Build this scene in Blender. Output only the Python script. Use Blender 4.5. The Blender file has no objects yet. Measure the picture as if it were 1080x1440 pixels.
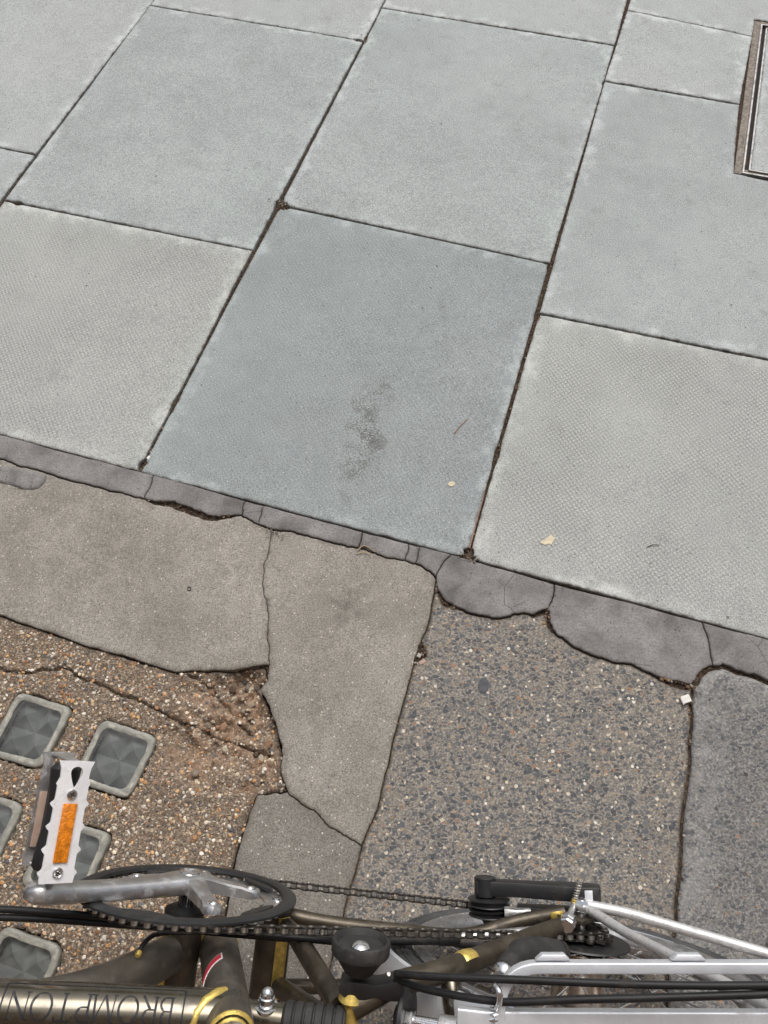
import bpy, bmesh, math, random
import numpy as np
from mathutils import Vector, Matrix
from mathutils.geometry import delaunay_2d_cdt

S = bpy.context.scene
COL = S.collection
rad = math.radians

# ------------------------------------------------------------------ camera
H = 1.1773                       # eye height of the phone above the pavement
PITCH, ROLL = rad(62.25), rad(-2.77)
RC = Matrix.Rotation(math.pi / 2 - PITCH, 3, 'X') @ Matrix.Rotation(ROLL, 3, 'Z')
cam = bpy.data.cameras.new('camera')
cam.lens = 27.0
cam.sensor_width = 36.0
cam.clip_start = 0.02
cam.clip_end = 400.0
camo = bpy.data.objects.new('camera', cam)
COL.objects.link(camo)
camo.matrix_world = Matrix.Translation((0, 0, H)) @ RC.to_4x4()
S.camera = camo

# ------------------------------------------------------------------ daylight
SUN_EL, SUN_ROT = rad(58), rad(20)
world = bpy.data.worlds.new('World')
S.world = world
world.use_nodes = True
wn = world.node_tree
wn.nodes.clear()
sky = wn.nodes.new('ShaderNodeTexSky')
sky.sky_type = 'NISHITA'
sky.sun_disc = False
sky.sun_elevation = SUN_EL
sky.sun_rotation = SUN_ROT
sky.air_density = 1.0
sky.dust_density = 6.0
sky.ozone_density = 1.0
bg = wn.nodes.new('ShaderNodeBackground')
bg.inputs['Strength'].default_value = 0.10
hs = wn.nodes.new('ShaderNodeHueSaturation')
hs.inputs['Saturation'].default_value = 0.50      # overcast: the blue is mostly gone
wo = wn.nodes.new('ShaderNodeOutputWorld')
wn.links.new(sky.outputs[0], hs.inputs['Color'])
wn.links.new(hs.outputs[0], bg.inputs['Color'])
wn.links.new(bg.outputs[0], wo.inputs['Surface'])
sl = bpy.data.lights.new('sun', 'SUN')
sl.energy = 1.1
sl.angle = rad(35)
sl.color = (1.0, 0.97, 0.93)
so = bpy.data.objects.new('sun', sl)
COL.objects.link(so)
# sun stands over the street, in front of the camera and a little to the right
sd = Vector((math.sin(SUN_ROT) * math.cos(SUN_EL), math.cos(SUN_ROT) * math.cos(SUN_EL), math.sin(SUN_EL)))
so.rotation_euler = sd.to_track_quat('Z', 'Y').to_euler()
S.view_settings.view_transform = 'Standard'
S.view_settings.look = 'None'
S.view_settings.gamma = 1.0
S.view_settings.use_curve_mapping = False
S.view_settings.exposure = 0.52
S.render.engine = 'CYCLES'
S.cycles.max_bounces = 8

# ------------------------------------------------------------------ helpers
def g(px, py, z=0.0):
    """point of the pavement that the photograph shows at (px, py)"""
    d = RC @ Vector(((px - 540) / 1080.3, (720 - py) / 1080.3, -1.0))
    t = (z - H) / d.z
    return Vector((t * d.x, t * d.y))

def g2(pts):
    return [g(*p) for p in pts]

def obj(name, mesh, mat=None, parent=None):
    o = bpy.data.objects.new(name, mesh)
    COL.objects.link(o)
    if mat and not mesh.materials:
        mesh.materials.append(mat)
    if parent:
        o.parent = parent
    return o

def empty(name, loc=(0, 0, 0), parent=None):
    o = bpy.data.objects.new(name, None)
    o.empty_display_size = 0.05
    COL.objects.link(o)
    o.location = loc
    if parent:
        o.parent = parent
    return o

def tag(o, label, cat, group=None):
    o['label'] = label
    o['category'] = cat
    if group:
        o['group'] = group
    return o

def hash2(ix, iy, seed):
    n = (ix.astype(np.int64) * 374761393 + iy.astype(np.int64) * 668265263 + seed * 1442695041) & 0xFFFFFFFF
    n = ((n ^ (n >> 13)) * 1274126177) & 0xFFFFFFFF
    return ((n ^ (n >> 16)) & 0xFFFF) / 65535.0

def vnoise(x, y, seed=0):
    x0 = np.floor(x); y0 = np.floor(y)
    fx = x - x0; fy = y - y0
    fx = fx * fx * (3 - 2 * fx); fy = fy * fy * (3 - 2 * fy)
    a = hash2(x0, y0, seed); b = hash2(x0 + 1, y0, seed)
    c = hash2(x0, y0 + 1, seed); d = hash2(x0 + 1, y0 + 1, seed)
    return (a + (b - a) * fx) * (1 - fy) + (c + (d - c) * fx) * fy - 0.5

def fbm(x, y, sc, octv=3, seed=0):
    s = 0; amp = 1.0
    for k in range(octv):
        s = s + amp * vnoise(x * sc + 17.3 * k, y * sc - 9.1 * k, seed + k)
        amp *= 0.5; sc *= 2.1
    return s

class MB:
    """collects solids into one mesh"""
    def __init__(self):
        self.v = []; self.f = []
    def add(self, vs, fs):
        n = len(self.v)
        self.v += [tuple(p) for p in vs]
        self.f += [[i + n for i in q] for q in fs]
    def tube(self, pts, r, seg=12, cap=True, sq=None, e=0.35):
        pts = [Vector(p) for p in pts]
        rs = r if isinstance(r, (list, tuple)) else [r] * len(pts)
        n = len(pts)
        T = []
        for i in range(n):
            t = pts[min(i + 1, n - 1)] - pts[max(i - 1, 0)]
            T.append(t.normalized())
        up = Vector((0, 0, 1)) if abs(T[0].z) < 0.9 else Vector((0, 1, 0))
        N = (up - T[0] * up.dot(T[0])).normalized()
        vs = []
        for i in range(n):
            N = (N - T[i] * N.dot(T[i])).normalized()
            B = T[i].cross(N)
            for k in range(seg):
                a = 2 * math.pi * (k + 0.5) / seg
                ca, sa = math.cos(a), math.sin(a)
                if sq:
                    ca = math.copysign(abs(ca) ** e, ca) * sq[0]
                    sa = math.copysign(abs(sa) ** e, sa) * sq[1]
                vs.append(pts[i] + (N * ca + B * sa) * rs[i])
        fs = []
        for i in range(n - 1):
            for k in range(seg):
                a = i * seg + k; b = i * seg + (k + 1) % seg
                fs.append([a, b, b + seg, a + seg])
        if cap:
            fs.append(list(range(seg))[::-1])
            fs.append([(n - 1) * seg + k for k in range(seg)])
        self.add(vs, fs)
        return self
    def lathe(self, prof, origin, axis, seg=24, a0=0.0, a1=2 * math.pi, ref=None):
        """prof: list of (radius, height along axis); a profile that starts and ends on r=0 is closed"""
        axis = Vector(axis).normalized(); origin = Vector(origin)
        if ref is None:
            ref = Vector((0, 0, 1)) if abs(axis.z) < 0.9 else Vector((1, 0, 0))
        X = (Vector(ref) - axis * Vector(ref).dot(axis)).normalized(); Y = axis.cross(X)
        full = abs(a1 - a0 - 2 * math.pi) < 1e-6
        m = seg if full else seg + 1
        vs = []
        for k in range(m):
            a = a0 + (a1 - a0) * k / seg
            d = X * math.cos(a) + Y * math.sin(a)
            for (r, h) in prof:
                vs.append(origin + d * r + axis * h)
        p = len(prof); fs = []
        for k in range(seg):
            k2 = (k + 1) % m
            for j in range(p - 1):
                q = [k * p + j, k2 * p + j, k2 * p + j + 1, k * p + j + 1]
                fs.append(q)
        if not full:
            fs.append([j for j in range(p)]); fs.append([(m - 1) * p + j for j in range(p)][::-1])
        self.add(vs, fs)
        return self
    def cyl(self, p0, p1, r, seg=16, bev=0.0):
        p0 = Vector(p0); p1 = Vector(p1); L = (p1 - p0).length
        b = bev
        prof = [(0, 0), (r - b, 0), (r, b), (r, L - b), (r - b, L), (0, L)] if b else [(0, 0), (r, 0), (r, L), (0, L)]
        return self.lathe(prof, p0, p1 - p0, seg)
    def box(self, c, s, M=None):
        c = Vector(c)
        vs = []
        for i in range(8):
            p = Vector(((1 if i & 1 else -1) * s[0] / 2, (1 if i & 2 else -1) * s[1] / 2, (1 if i & 4 else -1) * s[2] / 2))
            vs.append(c + (M @ p if M else p))
        self.add(vs, [[0, 2, 3, 1], [4, 5, 7, 6], [0, 1, 5, 4], [2, 6, 7, 3], [0, 4, 6, 2], [1, 3, 7, 5]])
        return self
    def prism(self, poly, O, X, Y, t, hole=None):
        """extrude a 2-D outline laid in the X, Y directions at O by vector t"""
        O = Vector(O); X = Vector(X); Y = Vector(Y); t = Vector(t)
        n = len(poly)
        a = [O + X * p[0] + Y * p[1] for p in poly]
        if hole is None:
            self.add(a + [p + t for p in a], [list(range(n))[::-1], [n + i for i in range(n)]] +
                     [[i, (i + 1) % n, n + (i + 1) % n, n + i] for i in range(n)])
        return self
    def build(self, name, mat, parent=None, smooth=40, bevel=0.0, seg=2):
        me = bpy.data.meshes.new(name)
        me.from_pydata(self.v, [], self.f)
        bm = bmesh.new(); bm.from_mesh(me)
        bmesh.ops.remove_doubles(bm, verts=bm.verts, dist=1e-6)
        bmesh.ops.recalc_face_normals(bm, faces=bm.faces)
        if bevel:
            es = [e for e in bm.edges if len(e.link_faces) == 2 and e.calc_face_angle(0) > rad(35)]
            bmesh.ops.bevel(bm, geom=es, offset=bevel, segments=seg, profile=0.5, affect='EDGES', clamp_overlap=True)
        bm.to_mesh(me); bm.free()
        if smooth:
            for p in me.polygons:
                p.use_smooth = True
            me.set_sharp_from_angle(angle=rad(smooth))
        return obj(name, me, mat, parent)

def fillet(pts, r=0.02, k=5):
    """round the corners of a polyline"""
    pts = [Vector(p) for p in pts]
    out = [pts[0]]
    for i in range(1, len(pts) - 1):
        a = pts[i - 1] - pts[i]; b = pts[i + 1] - pts[i]
        d = min(r, a.length * 0.45, b.length * 0.45)
        p0 = pts[i] + a.normalized() * d; p2 = pts[i] + b.normalized() * d
        for j in range(k + 1):
            t = j / k
            out.append(p0 * (1 - t) ** 2 + pts[i] * 2 * t * (1 - t) + p2 * t * t)
    out.append(pts[-1])
    return out

def curve(pts, n=8):
    """Catmull-Rom through points"""
    P = [Vector(p) for p in pts]
    P = [P[0] * 2 - P[1]] + P + [P[-1] * 2 - P[-2]]
    out = []
    for i in range(1, len(P) - 2):
        for j in range(n):
            t = j / n
            a, b, c, d = P[i - 1], P[i], P[i + 1], P[i + 2]
            out.append(0.5 * ((2 * b) + (c - a) * t + (2 * a - 5 * b + 4 * c - d) * t * t + (3 * b - a - 3 * c + d) * t ** 3))
    out.append(P[-2])
    return out

# ------------------------------------------------------------------ node materials
class NT:
    def __init__(self, name):
        self.m = bpy.data.materials.new(name)
        self.m.use_nodes = True
        self.t = self.m.node_tree
        self.b = self.t.nodes['Principled BSDF']
        self.co = None
    def n(self, kind, **kw):
        nd = self.t.nodes.new('ShaderNode' + kind)
        for k, v in kw.items():
            setattr(nd, k, v)
        return nd
    def link(self, a, b):
        self.t.links.new(a, b)
    def setv(self, sock, v):
        if hasattr(v, 'is_output'):
            self.link(v, sock)
        else:
            if isinstance(v, (tuple, list)) and len(v) == 3 and sock.type == 'RGBA':
                v = (*v, 1)
            sock.default_value = v
    def pos(self):
        if self.co is None:
            self.co = self.n('TexCoord').outputs['Object']
        return self.co
    def geo_pos(self):
        return self.n('NewGeometry').outputs['Position']
    def noise(self, sc, det=3, rough=0.55, vec=None, dist=0.0, out='Fac'):
        nd = self.n('TexNoise')
        self.link(vec if vec is not None else self.pos(), nd.inputs['Vector'])
        nd.inputs['Scale'].default_value = sc
        nd.inputs['Detail'].default_value = det
        nd.inputs['Roughness'].default_value = rough
        nd.inputs['Distortion'].default_value = dist
        return nd.outputs[out]
    def vor(self, sc, vec=None, feature='F1', rnd=1.0, dim='3D'):
        nd = self.n('TexVoronoi', feature=feature, voronoi_dimensions=dim)
        self.link(vec if vec is not None else self.pos(), nd.inputs['Vector'])
        nd.inputs['Scale'].default_value = sc
        nd.inputs['Randomness'].default_value = rnd
        return nd
    def math(self, op, a, b=0.0, c=0.0, clamp=False):
        nd = self.n('Math', operation=op, use_clamp=clamp)
        for i, v in enumerate((a, b, c)):
            self.setv(nd.inputs[i], v)
        return nd.outputs[0]
    def ramp(self, x, lo, hi, a=0.0, b=1.0):
        nd = self.n('MapRange', interpolation_type='SMOOTHSTEP')
        self.setv(nd.inputs['Value'], x)
        for k, v in (('From Min', lo), ('From Max', hi), ('To Min', a), ('To Max', b)):
            self.setv(nd.inputs[k], v)
        return nd.outputs[0]
    def cr(self, x, stops, const=False):
        nd = self.n('ValToRGB')
        self.setv(nd.inputs[0], x)
        cr = nd.color_ramp
        if const:
            cr.interpolation = 'CONSTANT'
        while len(cr.elements) < len(stops):
            cr.elements.new(0.5)
        for e, (p, c) in zip(cr.elements, stops):
            e.position = p; e.color = (*c, 1)
        return nd.outputs[0]
    def mix(self, f, a, b, mode='MIX'):
        nd = self.n('Mix', data_type='RGBA', blend_type=mode)
        self.setv(nd.inputs[0], f); self.setv(nd.inputs[6], a); self.setv(nd.inputs[7], b)
        return nd.outputs[2]
    def attr(self, name, out='Fac'):
        return self.n('Attribute', attribute_name=name).outputs[out]
    def sep(self, v):
        nd = self.n('SeparateXYZ'); self.link(v, nd.inputs[0]); return nd.outputs
    def bump(self, h, dist, strength=1.0, prev=None):
        nd = self.n('Bump')
        nd.inputs['Distance'].default_value = dist
        nd.inputs['Strength'].default_value = strength
        self.link(h, nd.inputs['Height'])
        if prev is not None:
            self.link(prev, nd.inputs['Normal'])
        return nd.outputs[0]
    def out(self, col, rough=0.9, metal=0.0, normal=None, spec=0.4):
        self.setv(self.b.inputs['Base Color'], col)
        self.setv(self.b.inputs['Roughness'], rough)
        self.setv(self.b.inputs['Metallic'], metal)
        self.b.inputs['Specular IOR Level'].default_value = spec
        if normal is not None:
            self.link(normal, self.b.inputs['Normal'])
        return self.m
# ------------------------------------------------------------------ pavement materials
def slab_material(name, tint, pimple=0.0, blot=0.12, seedoff=0.0, stains=()):
    k = NT(name)
    gp = k.geo_pos()
    mp = k.n('Mapping'); k.link(gp, mp.inputs[0])
    mp.inputs['Rotation'].default_value = (0, 0, rad(19.68 + 45))
    mp.inputs['Location'].default_value = (seedoff, seedoff * 0.7, seedoff)
    p = mp.outputs[0]
    e = k.attr('edge')
    big = k.noise(3.5, 4, 0.6, p)
    med = k.noise(24, 5, 0.65, p)
    fine = k.noise(420, 2, 0.6, p)
    grain = k.noise(1100, 1, 0.5, p)
    lum = k.math('ADD', k.ramp(big, 0.3, 0.72, 1 - blot, 1 + blot), k.ramp(med, 0.25, 0.75, -0.06, 0.06))
    lum = k.math('ADD', lum, k.ramp(fine, 0.34, 0.66, -0.24, 0.22))
    lum = k.math('ADD', lum, k.ramp(grain, 0.34, 0.66, -0.18, 0.18))
    # pale worn margin, cleaner and smoother than the field
    wob = k.math('ADD', e, k.ramp(k.noise(30, 3, 0.6, p), 0.3, 0.7, -0.012, 0.012))
    margin = k.math('SUBTRACT', 1.0, k.ramp(wob, 0.004, 0.026))
    lum = k.math('ADD', lum, k.math('MULTIPLY', margin, k.ramp(k.noise(12, 3, 0.6, p), 0.40, 0.64, 0.02, 0.34)))
    col = k.mix(1.0, tint, (1, 1, 1), 'MULTIPLY')
    cn = k.n('Combine' + 'Color')
    for i in range(3):
        k.link(lum, cn.inputs[i])
    col = k.mix(1.0, tint, cn.outputs[0], 'MULTIPLY')
    # hue drift: greenish grey to violet grey
    col = k.mix(k.ramp(k.noise(2.2, 3, 0.5, p), 0.35, 0.7, 0, 0.35), col, k.mix(1.0, col, (1.06, 1.0, 1.02), 'MULTIPLY'))
    # pits and pale chips
    v = k.vor(190, p)
    rv = k.sep(v.outputs['Color'])
    pit = k.math('MULTIPLY', k.math('LESS_THAN', v.outputs['Distance'], k.math('MULTIPLY', rv[1], 0.34)), k.math('GREATER_THAN', rv[0], 0.915))
    col = k.mix(k.math('MULTIPLY', pit, 0.6), col, (0.09, 0.085, 0.08))
    v2 = k.vor(260, p); rv2 = k.sep(v2.outputs['Color'])
    chip = k.math('MULTIPLY', k.math('LESS_THAN', v2.outputs['Distance'], 0.24), k.math('GREATER_THAN', rv2[0], 0.93))
    col = k.mix(k.math('MULTIPLY', chip, 0.62), col, (0.66, 0.64, 0.58))
    # bits of grit, gum spots and short dark scuffs
    v3 = k.vor(26, p); r3 = k.sep(v3.outputs['Color'])
    sp_ = k.math('MULTIPLY', k.math('LESS_THAN', v3.outputs['Distance'], k.math('MULTIPLY', r3[1], 0.075)), k.math('GREATER_THAN', r3[0], 0.72))
    col = k.mix(k.math('MULTIPLY', sp_, 0.7), col, (0.05, 0.045, 0.04))
    m4 = k.n('Mapping'); k.link(p, m4.inputs[0]); m4.inputs['Scale'].default_value = (1, 0.16, 1); m4.inputs['Rotation'].default_value = (0, 0, 0.9)
    v4 = k.vor(46, m4.outputs[0]); r4 = k.sep(v4.outputs['Color'])
    sc_ = k.math('MULTIPLY', k.math('LESS_THAN', v4.outputs['Distance'], 0.05), k.math('GREATER_THAN', r4[0], 0.90))
    col = k.mix(k.math('MULTIPLY', sc_, 0.45), col, (0.08, 0.075, 0.07))
    v5 = k.vor(5.5, p); r5 = k.sep(v5.outputs['Color'])
    gum = k.math('MULTIPLY', k.ramp(k.math('ADD', v5.outputs['Distance'], k.ramp(k.noise(70, 3, 0.6, p), 0.3, 0.7, -0.03, 0.03)), 0.05, 0.085, 1.0, 0.0), k.math('GREATER_THAN', r5[0], 0.72))
    col = k.mix(k.math('MULTIPLY', gum, 0.16), col, (0.10, 0.10, 0.095))
    # dirty smears, long and thin
    sm = k.noise(9, 6, 0.75, p, 0.6)
    col = k.mix(k.ramp(sm, 0.56, 0.76, 0, 0.36), col, (0.16, 0.155, 0.145))
    # grime right on the arris
    grime = k.math('MULTIPLY', k.math('SUBTRACT', 1.0, k.ramp(e, 0.0005, 0.006)), k.ramp(k.noise(60, 3, 0.6, p), 0.42, 0.68))
    col = k.mix(k.math('MULTIPLY', grime, 0.75), col, (0.10, 0.085, 0.07))
    h = k.math('ADD', k.math('MULTIPLY', fine, 0.7), k.math('MULTIPLY', grain, 0.5))
    h = k.math('SUBTRACT', h, k.math('MULTIPLY', pit, 0.9))
    nrm = k.bump(h, 0.0012, 0.55)
    if pimple:
        q = k.vor(1 / 0.0068, p, rnd=0.06, dim='2D')
        dome = k.ramp(q.outputs['Distance'], 0.12, 0.58, 1.0, 0.0)
        fld = k.math('MULTIPLY', k.ramp(wob, 0.012, 0.04), k.ramp(k.noise(6, 5, 0.65, p), 0.30, 0.62, 0.25, 1.0))
        amt = k.math('MULTIPLY', fld, pimple)
        gapc = k.math('MULTIPLY', amt, k.math('SUBTRACT', 1.0, dome))
        col = k.mix(k.math('MULTIPLY', gapc, 0.22), col, (0.115, 0.115, 0.105))
        topc = k.math('MULTIPLY', amt, k.ramp(dome, 0.6, 1.0))
        col = k.mix(k.math('MULTIPLY', topc, 0.16), col, (0.62, 0.63, 0.60))
        nrm = k.bump(k.math('MULTIPLY', dome, amt), 0.0012, 0.6, nrm)
    for (sx, sy, rx, ry, amt) in stains:
        d = k.n('VectorMath', operation='DISTANCE')
        m2 = k.n('Mapping'); k.link(gp, m2.inputs[0])
        m2.inputs['Scale'].default_value = (1 / rx, 1 / ry, 0)
        k.link(m2.outputs[0], d.inputs[0]); d.inputs[1].default_value = (sx / rx, sy / ry, 0)
        fall = k.ramp(d.outputs['Value'], 0.25, 1.15, 1.0, 0.0)
        msk = k.math('MULTIPLY', fall, k.ramp(k.math('MULTIPLY_ADD', k.noise(38, 3, 0.6, gp), 0.75, k.math('MULTIPLY', k.noise(300, 2, 0.6, gp), 1.15)), k.math('SUBTRACT', 1.16, k.math('MULTIPLY', fall, 0.22)), k.math('SUBTRACT', 1.19, k.math('MULTIPLY', fall, 0.20))))
        if amt < 0:
            msk = k.math('MULTIPLY', k.ramp(d.outputs['Value'], 0.75, 1.05, 1.0, 0.0), k.ramp(k.noise(120, 3, 0.6, gp), 0.3, 0.6, 0.55, 1.0))
        col = k.mix(k.math('MULTIPLY', msk, abs(amt)), col, (0.085, 0.08, 0.072))
    return k.out(col, 0.88, 0, nrm, 0.3)

def fillet_material():
    k = NT('grey_mortar')
    p = k.geo_pos()
    big = k.noise(14, 5, 0.65, p, 0.3)
    col = k.cr(big, [(0.3, (0.10, 0.097, 0.095)), (0.47, (0.185, 0.180, 0.177)), (0.66, (0.265, 0.258, 0.252))])
    fine = k.noise(300, 3, 0.6, p)
    col = k.mix(k.ramp(fine, 0.42, 0.66, 0, 0.5), col, (0.10, 0.095, 0.09))
    v = k.vor(150, p); rv = k.sep(v.outputs['Color'])
    pit = k.math('MULTIPLY', k.math('LESS_THAN', v.outputs['Distance'], 0.2), k.math('GREATER_THAN', rv[0], 0.90))
    col = k.mix(k.math('MULTIPLY', pit, 0.75), col, (0.05, 0.045, 0.045))
    e = k.attr('edge')
    grime = k.math('SUBTRACT', 1.0, k.ramp(e, 0.0, 0.005))
    col = k.mix(k.math('MULTIPLY', grime, 0.25), col, (0.12, 0.10, 0.085))
    # hair cracks
    w = k.vor(16, p, 'DISTANCE_TO_EDGE', dim='2D')
    hair = k.math('MULTIPLY', k.math('LESS_THAN', w.outputs['Distance'], 0.012), k.math('GREATER_THAN', k.noise(6, 1, 0.5, p), 0.55))
    col = k.mix(k.math('MULTIPLY', hair, 0.55), col, (0.05, 0.045, 0.045))
    h = k.math('SUBTRACT', k.math('ADD', fine, k.math('MULTIPLY', big, 0.6)), k.math('MULTIPLY', pit, 0.8))
    return k.out(col, 0.85, 0, k.bump(h, 0.0018, 0.6), 0.35)

def screed_material(name, dark):
    k = NT(name)
    p = k.geo_pos()
    big = k.noise(5, 4, 0.6, p)
    med = k.noise(45, 4, 0.65, p)
    fine = k.noise(480, 2, 0.65, p)
    a = tuple(c * dark for c in (0.268, 0.252, 0.226)); b = tuple(c * dark for c in (0.39, 0.371, 0.336))
    col = k.mix(k.ramp(big, 0.3, 0.7), a, b)
    col = k.mix(k.ramp(med, 0.3, 0.7, 0, 0.45), col, k.mix(1, col, (0.72, 0.71, 0.70), 'MULTIPLY'))
    col = k.mix(k.ramp(fine, 0.40, 0.62, 0, 0.8), col, k.mix(1, col, (0.50, 0.49, 0.47), 'MULTIPLY'))
    v = k.vor(210, p); rv = k.sep(v.outputs['Color'])
    fl = k.math('MULTIPLY', k.math('LESS_THAN', v.outputs['Distance'], k.math('MULTIPLY', rv[1], 0.31)), k.math('GREATER_THAN', rv[0], 0.72))
    col = k.mix(k.math('MULTIPLY', fl, 0.68), col, k.mix(rv[2], (0.78, 0.75, 0.68), (0.52, 0.46, 0.38)))
    v2 = k.vor(240, p); r2 = k.sep(v2.outputs['Color'])
    pit = k.math('MULTIPLY', k.math('LESS_THAN', v2.outputs['Distance'], 0.28), k.math('GREATER_THAN', r2[0], 0.86))
    col = k.mix(k.math('MULTIPLY', pit, 0.6), col, (0.075, 0.07, 0.062))
    if dark == 1.0:
        for (sx, sy, rx, ry, am) in ((*g(492, 852), 0.045, 0.06, 0.5), (*g(330, 800), 0.07, 0.03, 0.25), (*g(120, 780), 0.09, 0.04, 0.22), (*g(450, 1010), 0.03, 0.06, 0.25)):
            d = k.n('VectorMath', operation='DISTANCE'); m2 = k.n('Mapping'); k.link(p, m2.inputs[0])
            m2.inputs['Scale'].default_value = (1 / rx, 1 / ry, 0); k.link(m2.outputs[0], d.inputs[0]); d.inputs[1].default_value = (sx / rx, sy / ry, 0)
            ms = k.math('MULTIPLY', k.ramp(d.outputs['Value'], 0.1, 1.1, 1.0, 0.0), k.ramp(k.noise(45, 5, 0.75, p), 0.44, 0.60))
            col = k.mix(k.math('MULTIPLY', ms, am), col, (0.10, 0.095, 0.088))
    e = k.attr('edge')
    gr = k.math('MULTIPLY', k.math('SUBTRACT', 1.0, k.ramp(e, 0.0, 0.012)), k.ramp(k.noise(40, 3, 0.6, p), 0.4, 0.65))
    col = k.mix(k.math('MULTIPLY', gr, 0.6), col, (0.12, 0.10, 0.08))
    h = k.math('SUBTRACT', k.math('ADD', fine, k.math('MULTIPLY', fl, 0.5)), pit)
    return k.out(col, 0.92, 0, k.bump(h, 0.0014, 0.7), 0.25)

def stones(k, p, col, h, sc, keep, cols, gap=0.06, hh=0.5, warp=0.004, seed=0.0):
    """one layer of angular stones set in what is below it"""
    w = k.noise(sc * 1.7, 2, 0.5, p, out='Color')
    vm = k.n('VectorMath', operation='MULTIPLY_ADD')
    k.link(w, vm.inputs[0]); vm.inputs[1].default_value = (warp, warp, 0); vm.inputs[2].default_value = (0, 0, 0)
    ad = k.n('VectorMath', operation='ADD'); k.link(p, ad.inputs[0]); k.link(vm.outputs[0], ad.inputs[1])
    mp = k.n('Mapping'); k.link(ad.outputs[0], mp.inputs[0]); mp.inputs['Location'].default_value = (seed, seed * 1.3, 0)
    mp.inputs['Rotation'].default_value = (0, 0, seed)
    mp.inputs['Scale'].default_value = (1, 1.35, 0)
    q = mp.outputs[0]
    v = k.vor(sc, q, 'F1', dim='2D'); d = k.vor(sc, q, 'DISTANCE_TO_EDGE', dim='2D')
    rv = k.sep(v.outputs['Color'])
    m = k.math('MULTIPLY', k.ramp(d.outputs['Distance'], k.math('MULTIPLY_ADD', rv[2], gap * 2, gap), k.math('MULTIPLY_ADD', rv[2], gap * 2, gap + 0.05)), k.math('GREATER_THAN', rv[0], 1 - keep))
    cc = k.cr(rv[1], cols, True)
    cc = k.mix(k.ramp(k.noise(sc * 4, 2, 0.5, p), 0.3, 0.7, 0, 0.35), cc, k.mix(1, cc, (0.6, 0.6, 0.6), 'MULTIPLY'))
    col = k.mix(m, col, cc)
    h = k.math('ADD', h, k.math('MULTIPLY', m, hh))
    return col, h, m

BLUE = (0.082, 0.087, 0.096); BLUE2 = (0.112, 0.116, 0.124); BLUE3 = (0.145, 0.147, 0.150); SLATE = (0.045, 0.046, 0.05)
TAN = (0.33, 0.26, 0.19); ORANGE = (0.31, 0.185, 0.115); CREAM = (0.55, 0.48, 0.37); WHITE = (0.66, 0.63, 0.56); BRN = (0.17, 0.115, 0.08)

def aggregate_material():
    k = NT('exposed_aggregate_concrete')
    p = k.geo_pos()
    fine = k.noise(330, 3, 0.65, p)
    col = k.cr(fine, [(0.3, (0.09, 0.083, 0.073)), (0.52, (0.222, 0.203, 0.176)), (0.72, (0.42, 0.385, 0.335))])
    col = k.mix(k.ramp(k.noise(4, 3, 0.6, p), 0.35, 0.7, 0, 0.5), col, k.mix(1, col, (0.82, 0.86, 0.9), 'MULTIPLY'))
    h = k.math('MULTIPLY', fine, 0.5)
    col, h, m = stones(k, p, col, h, 190, 0.55, [(0, BLUE2), (0.35, BLUE3), (0.55, TAN), (0.64, (0.2, 0.17, 0.14)), (0.90, ORANGE), (0.94, CREAM)], 0.07, 0.35, 0.003, 1.0)
    col, h, m = stones(k, p, col, h, 122, 0.56, [(0, BLUE), (0.38, BLUE2), (0.74, BLUE3), (0.90, TAN), (0.94, (0.30, 0.26, 0.2)), (0.985, ORANGE)], 0.09, 0.4, 0.006, 3.0)
    col, h, m = stones(k, p, col, h, 88, 0.15, [(0, BLUE), (0.5, BLUE2), (0.97, ORANGE)], 0.14, 0.4, 0.008, 5.0)
    v = k.vor(150, p, dim='2D'); rv = k.sep(v.outputs['Color'])
    w = k.math('MULTIPLY', k.math('LESS_THAN', v.outputs['Distance'], k.math('MULTIPLY', rv[1], 0.42)), k.math('GREATER_THAN', rv[0], 0.945))
    col = k.mix(w, col, k.mix(rv[2], CREAM, WHITE))
    e = k.attr('edge')
    dust = k.math('MULTIPLY', k.math('SUBTRACT', 1.0, k.ramp(e, 0.0, 0.05)), k.ramp(k.noise(25, 4, 0.6, p), 0.40, 0.65))
    col = k.mix(k.math('MULTIPLY', dust, 0.30), col, (0.26, 0.22, 0.17))
    gr = k.math('MULTIPLY', k.math('SUBTRACT', 1.0, k.ramp(e, 0.0, 0.006)), 0.7)
    col = k.mix(gr, col, (0.08, 0.065, 0.05))
    return k.out(col, 0.8, 0, k.bump(h, 0.0022, 0.8), 0.35)

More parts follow.
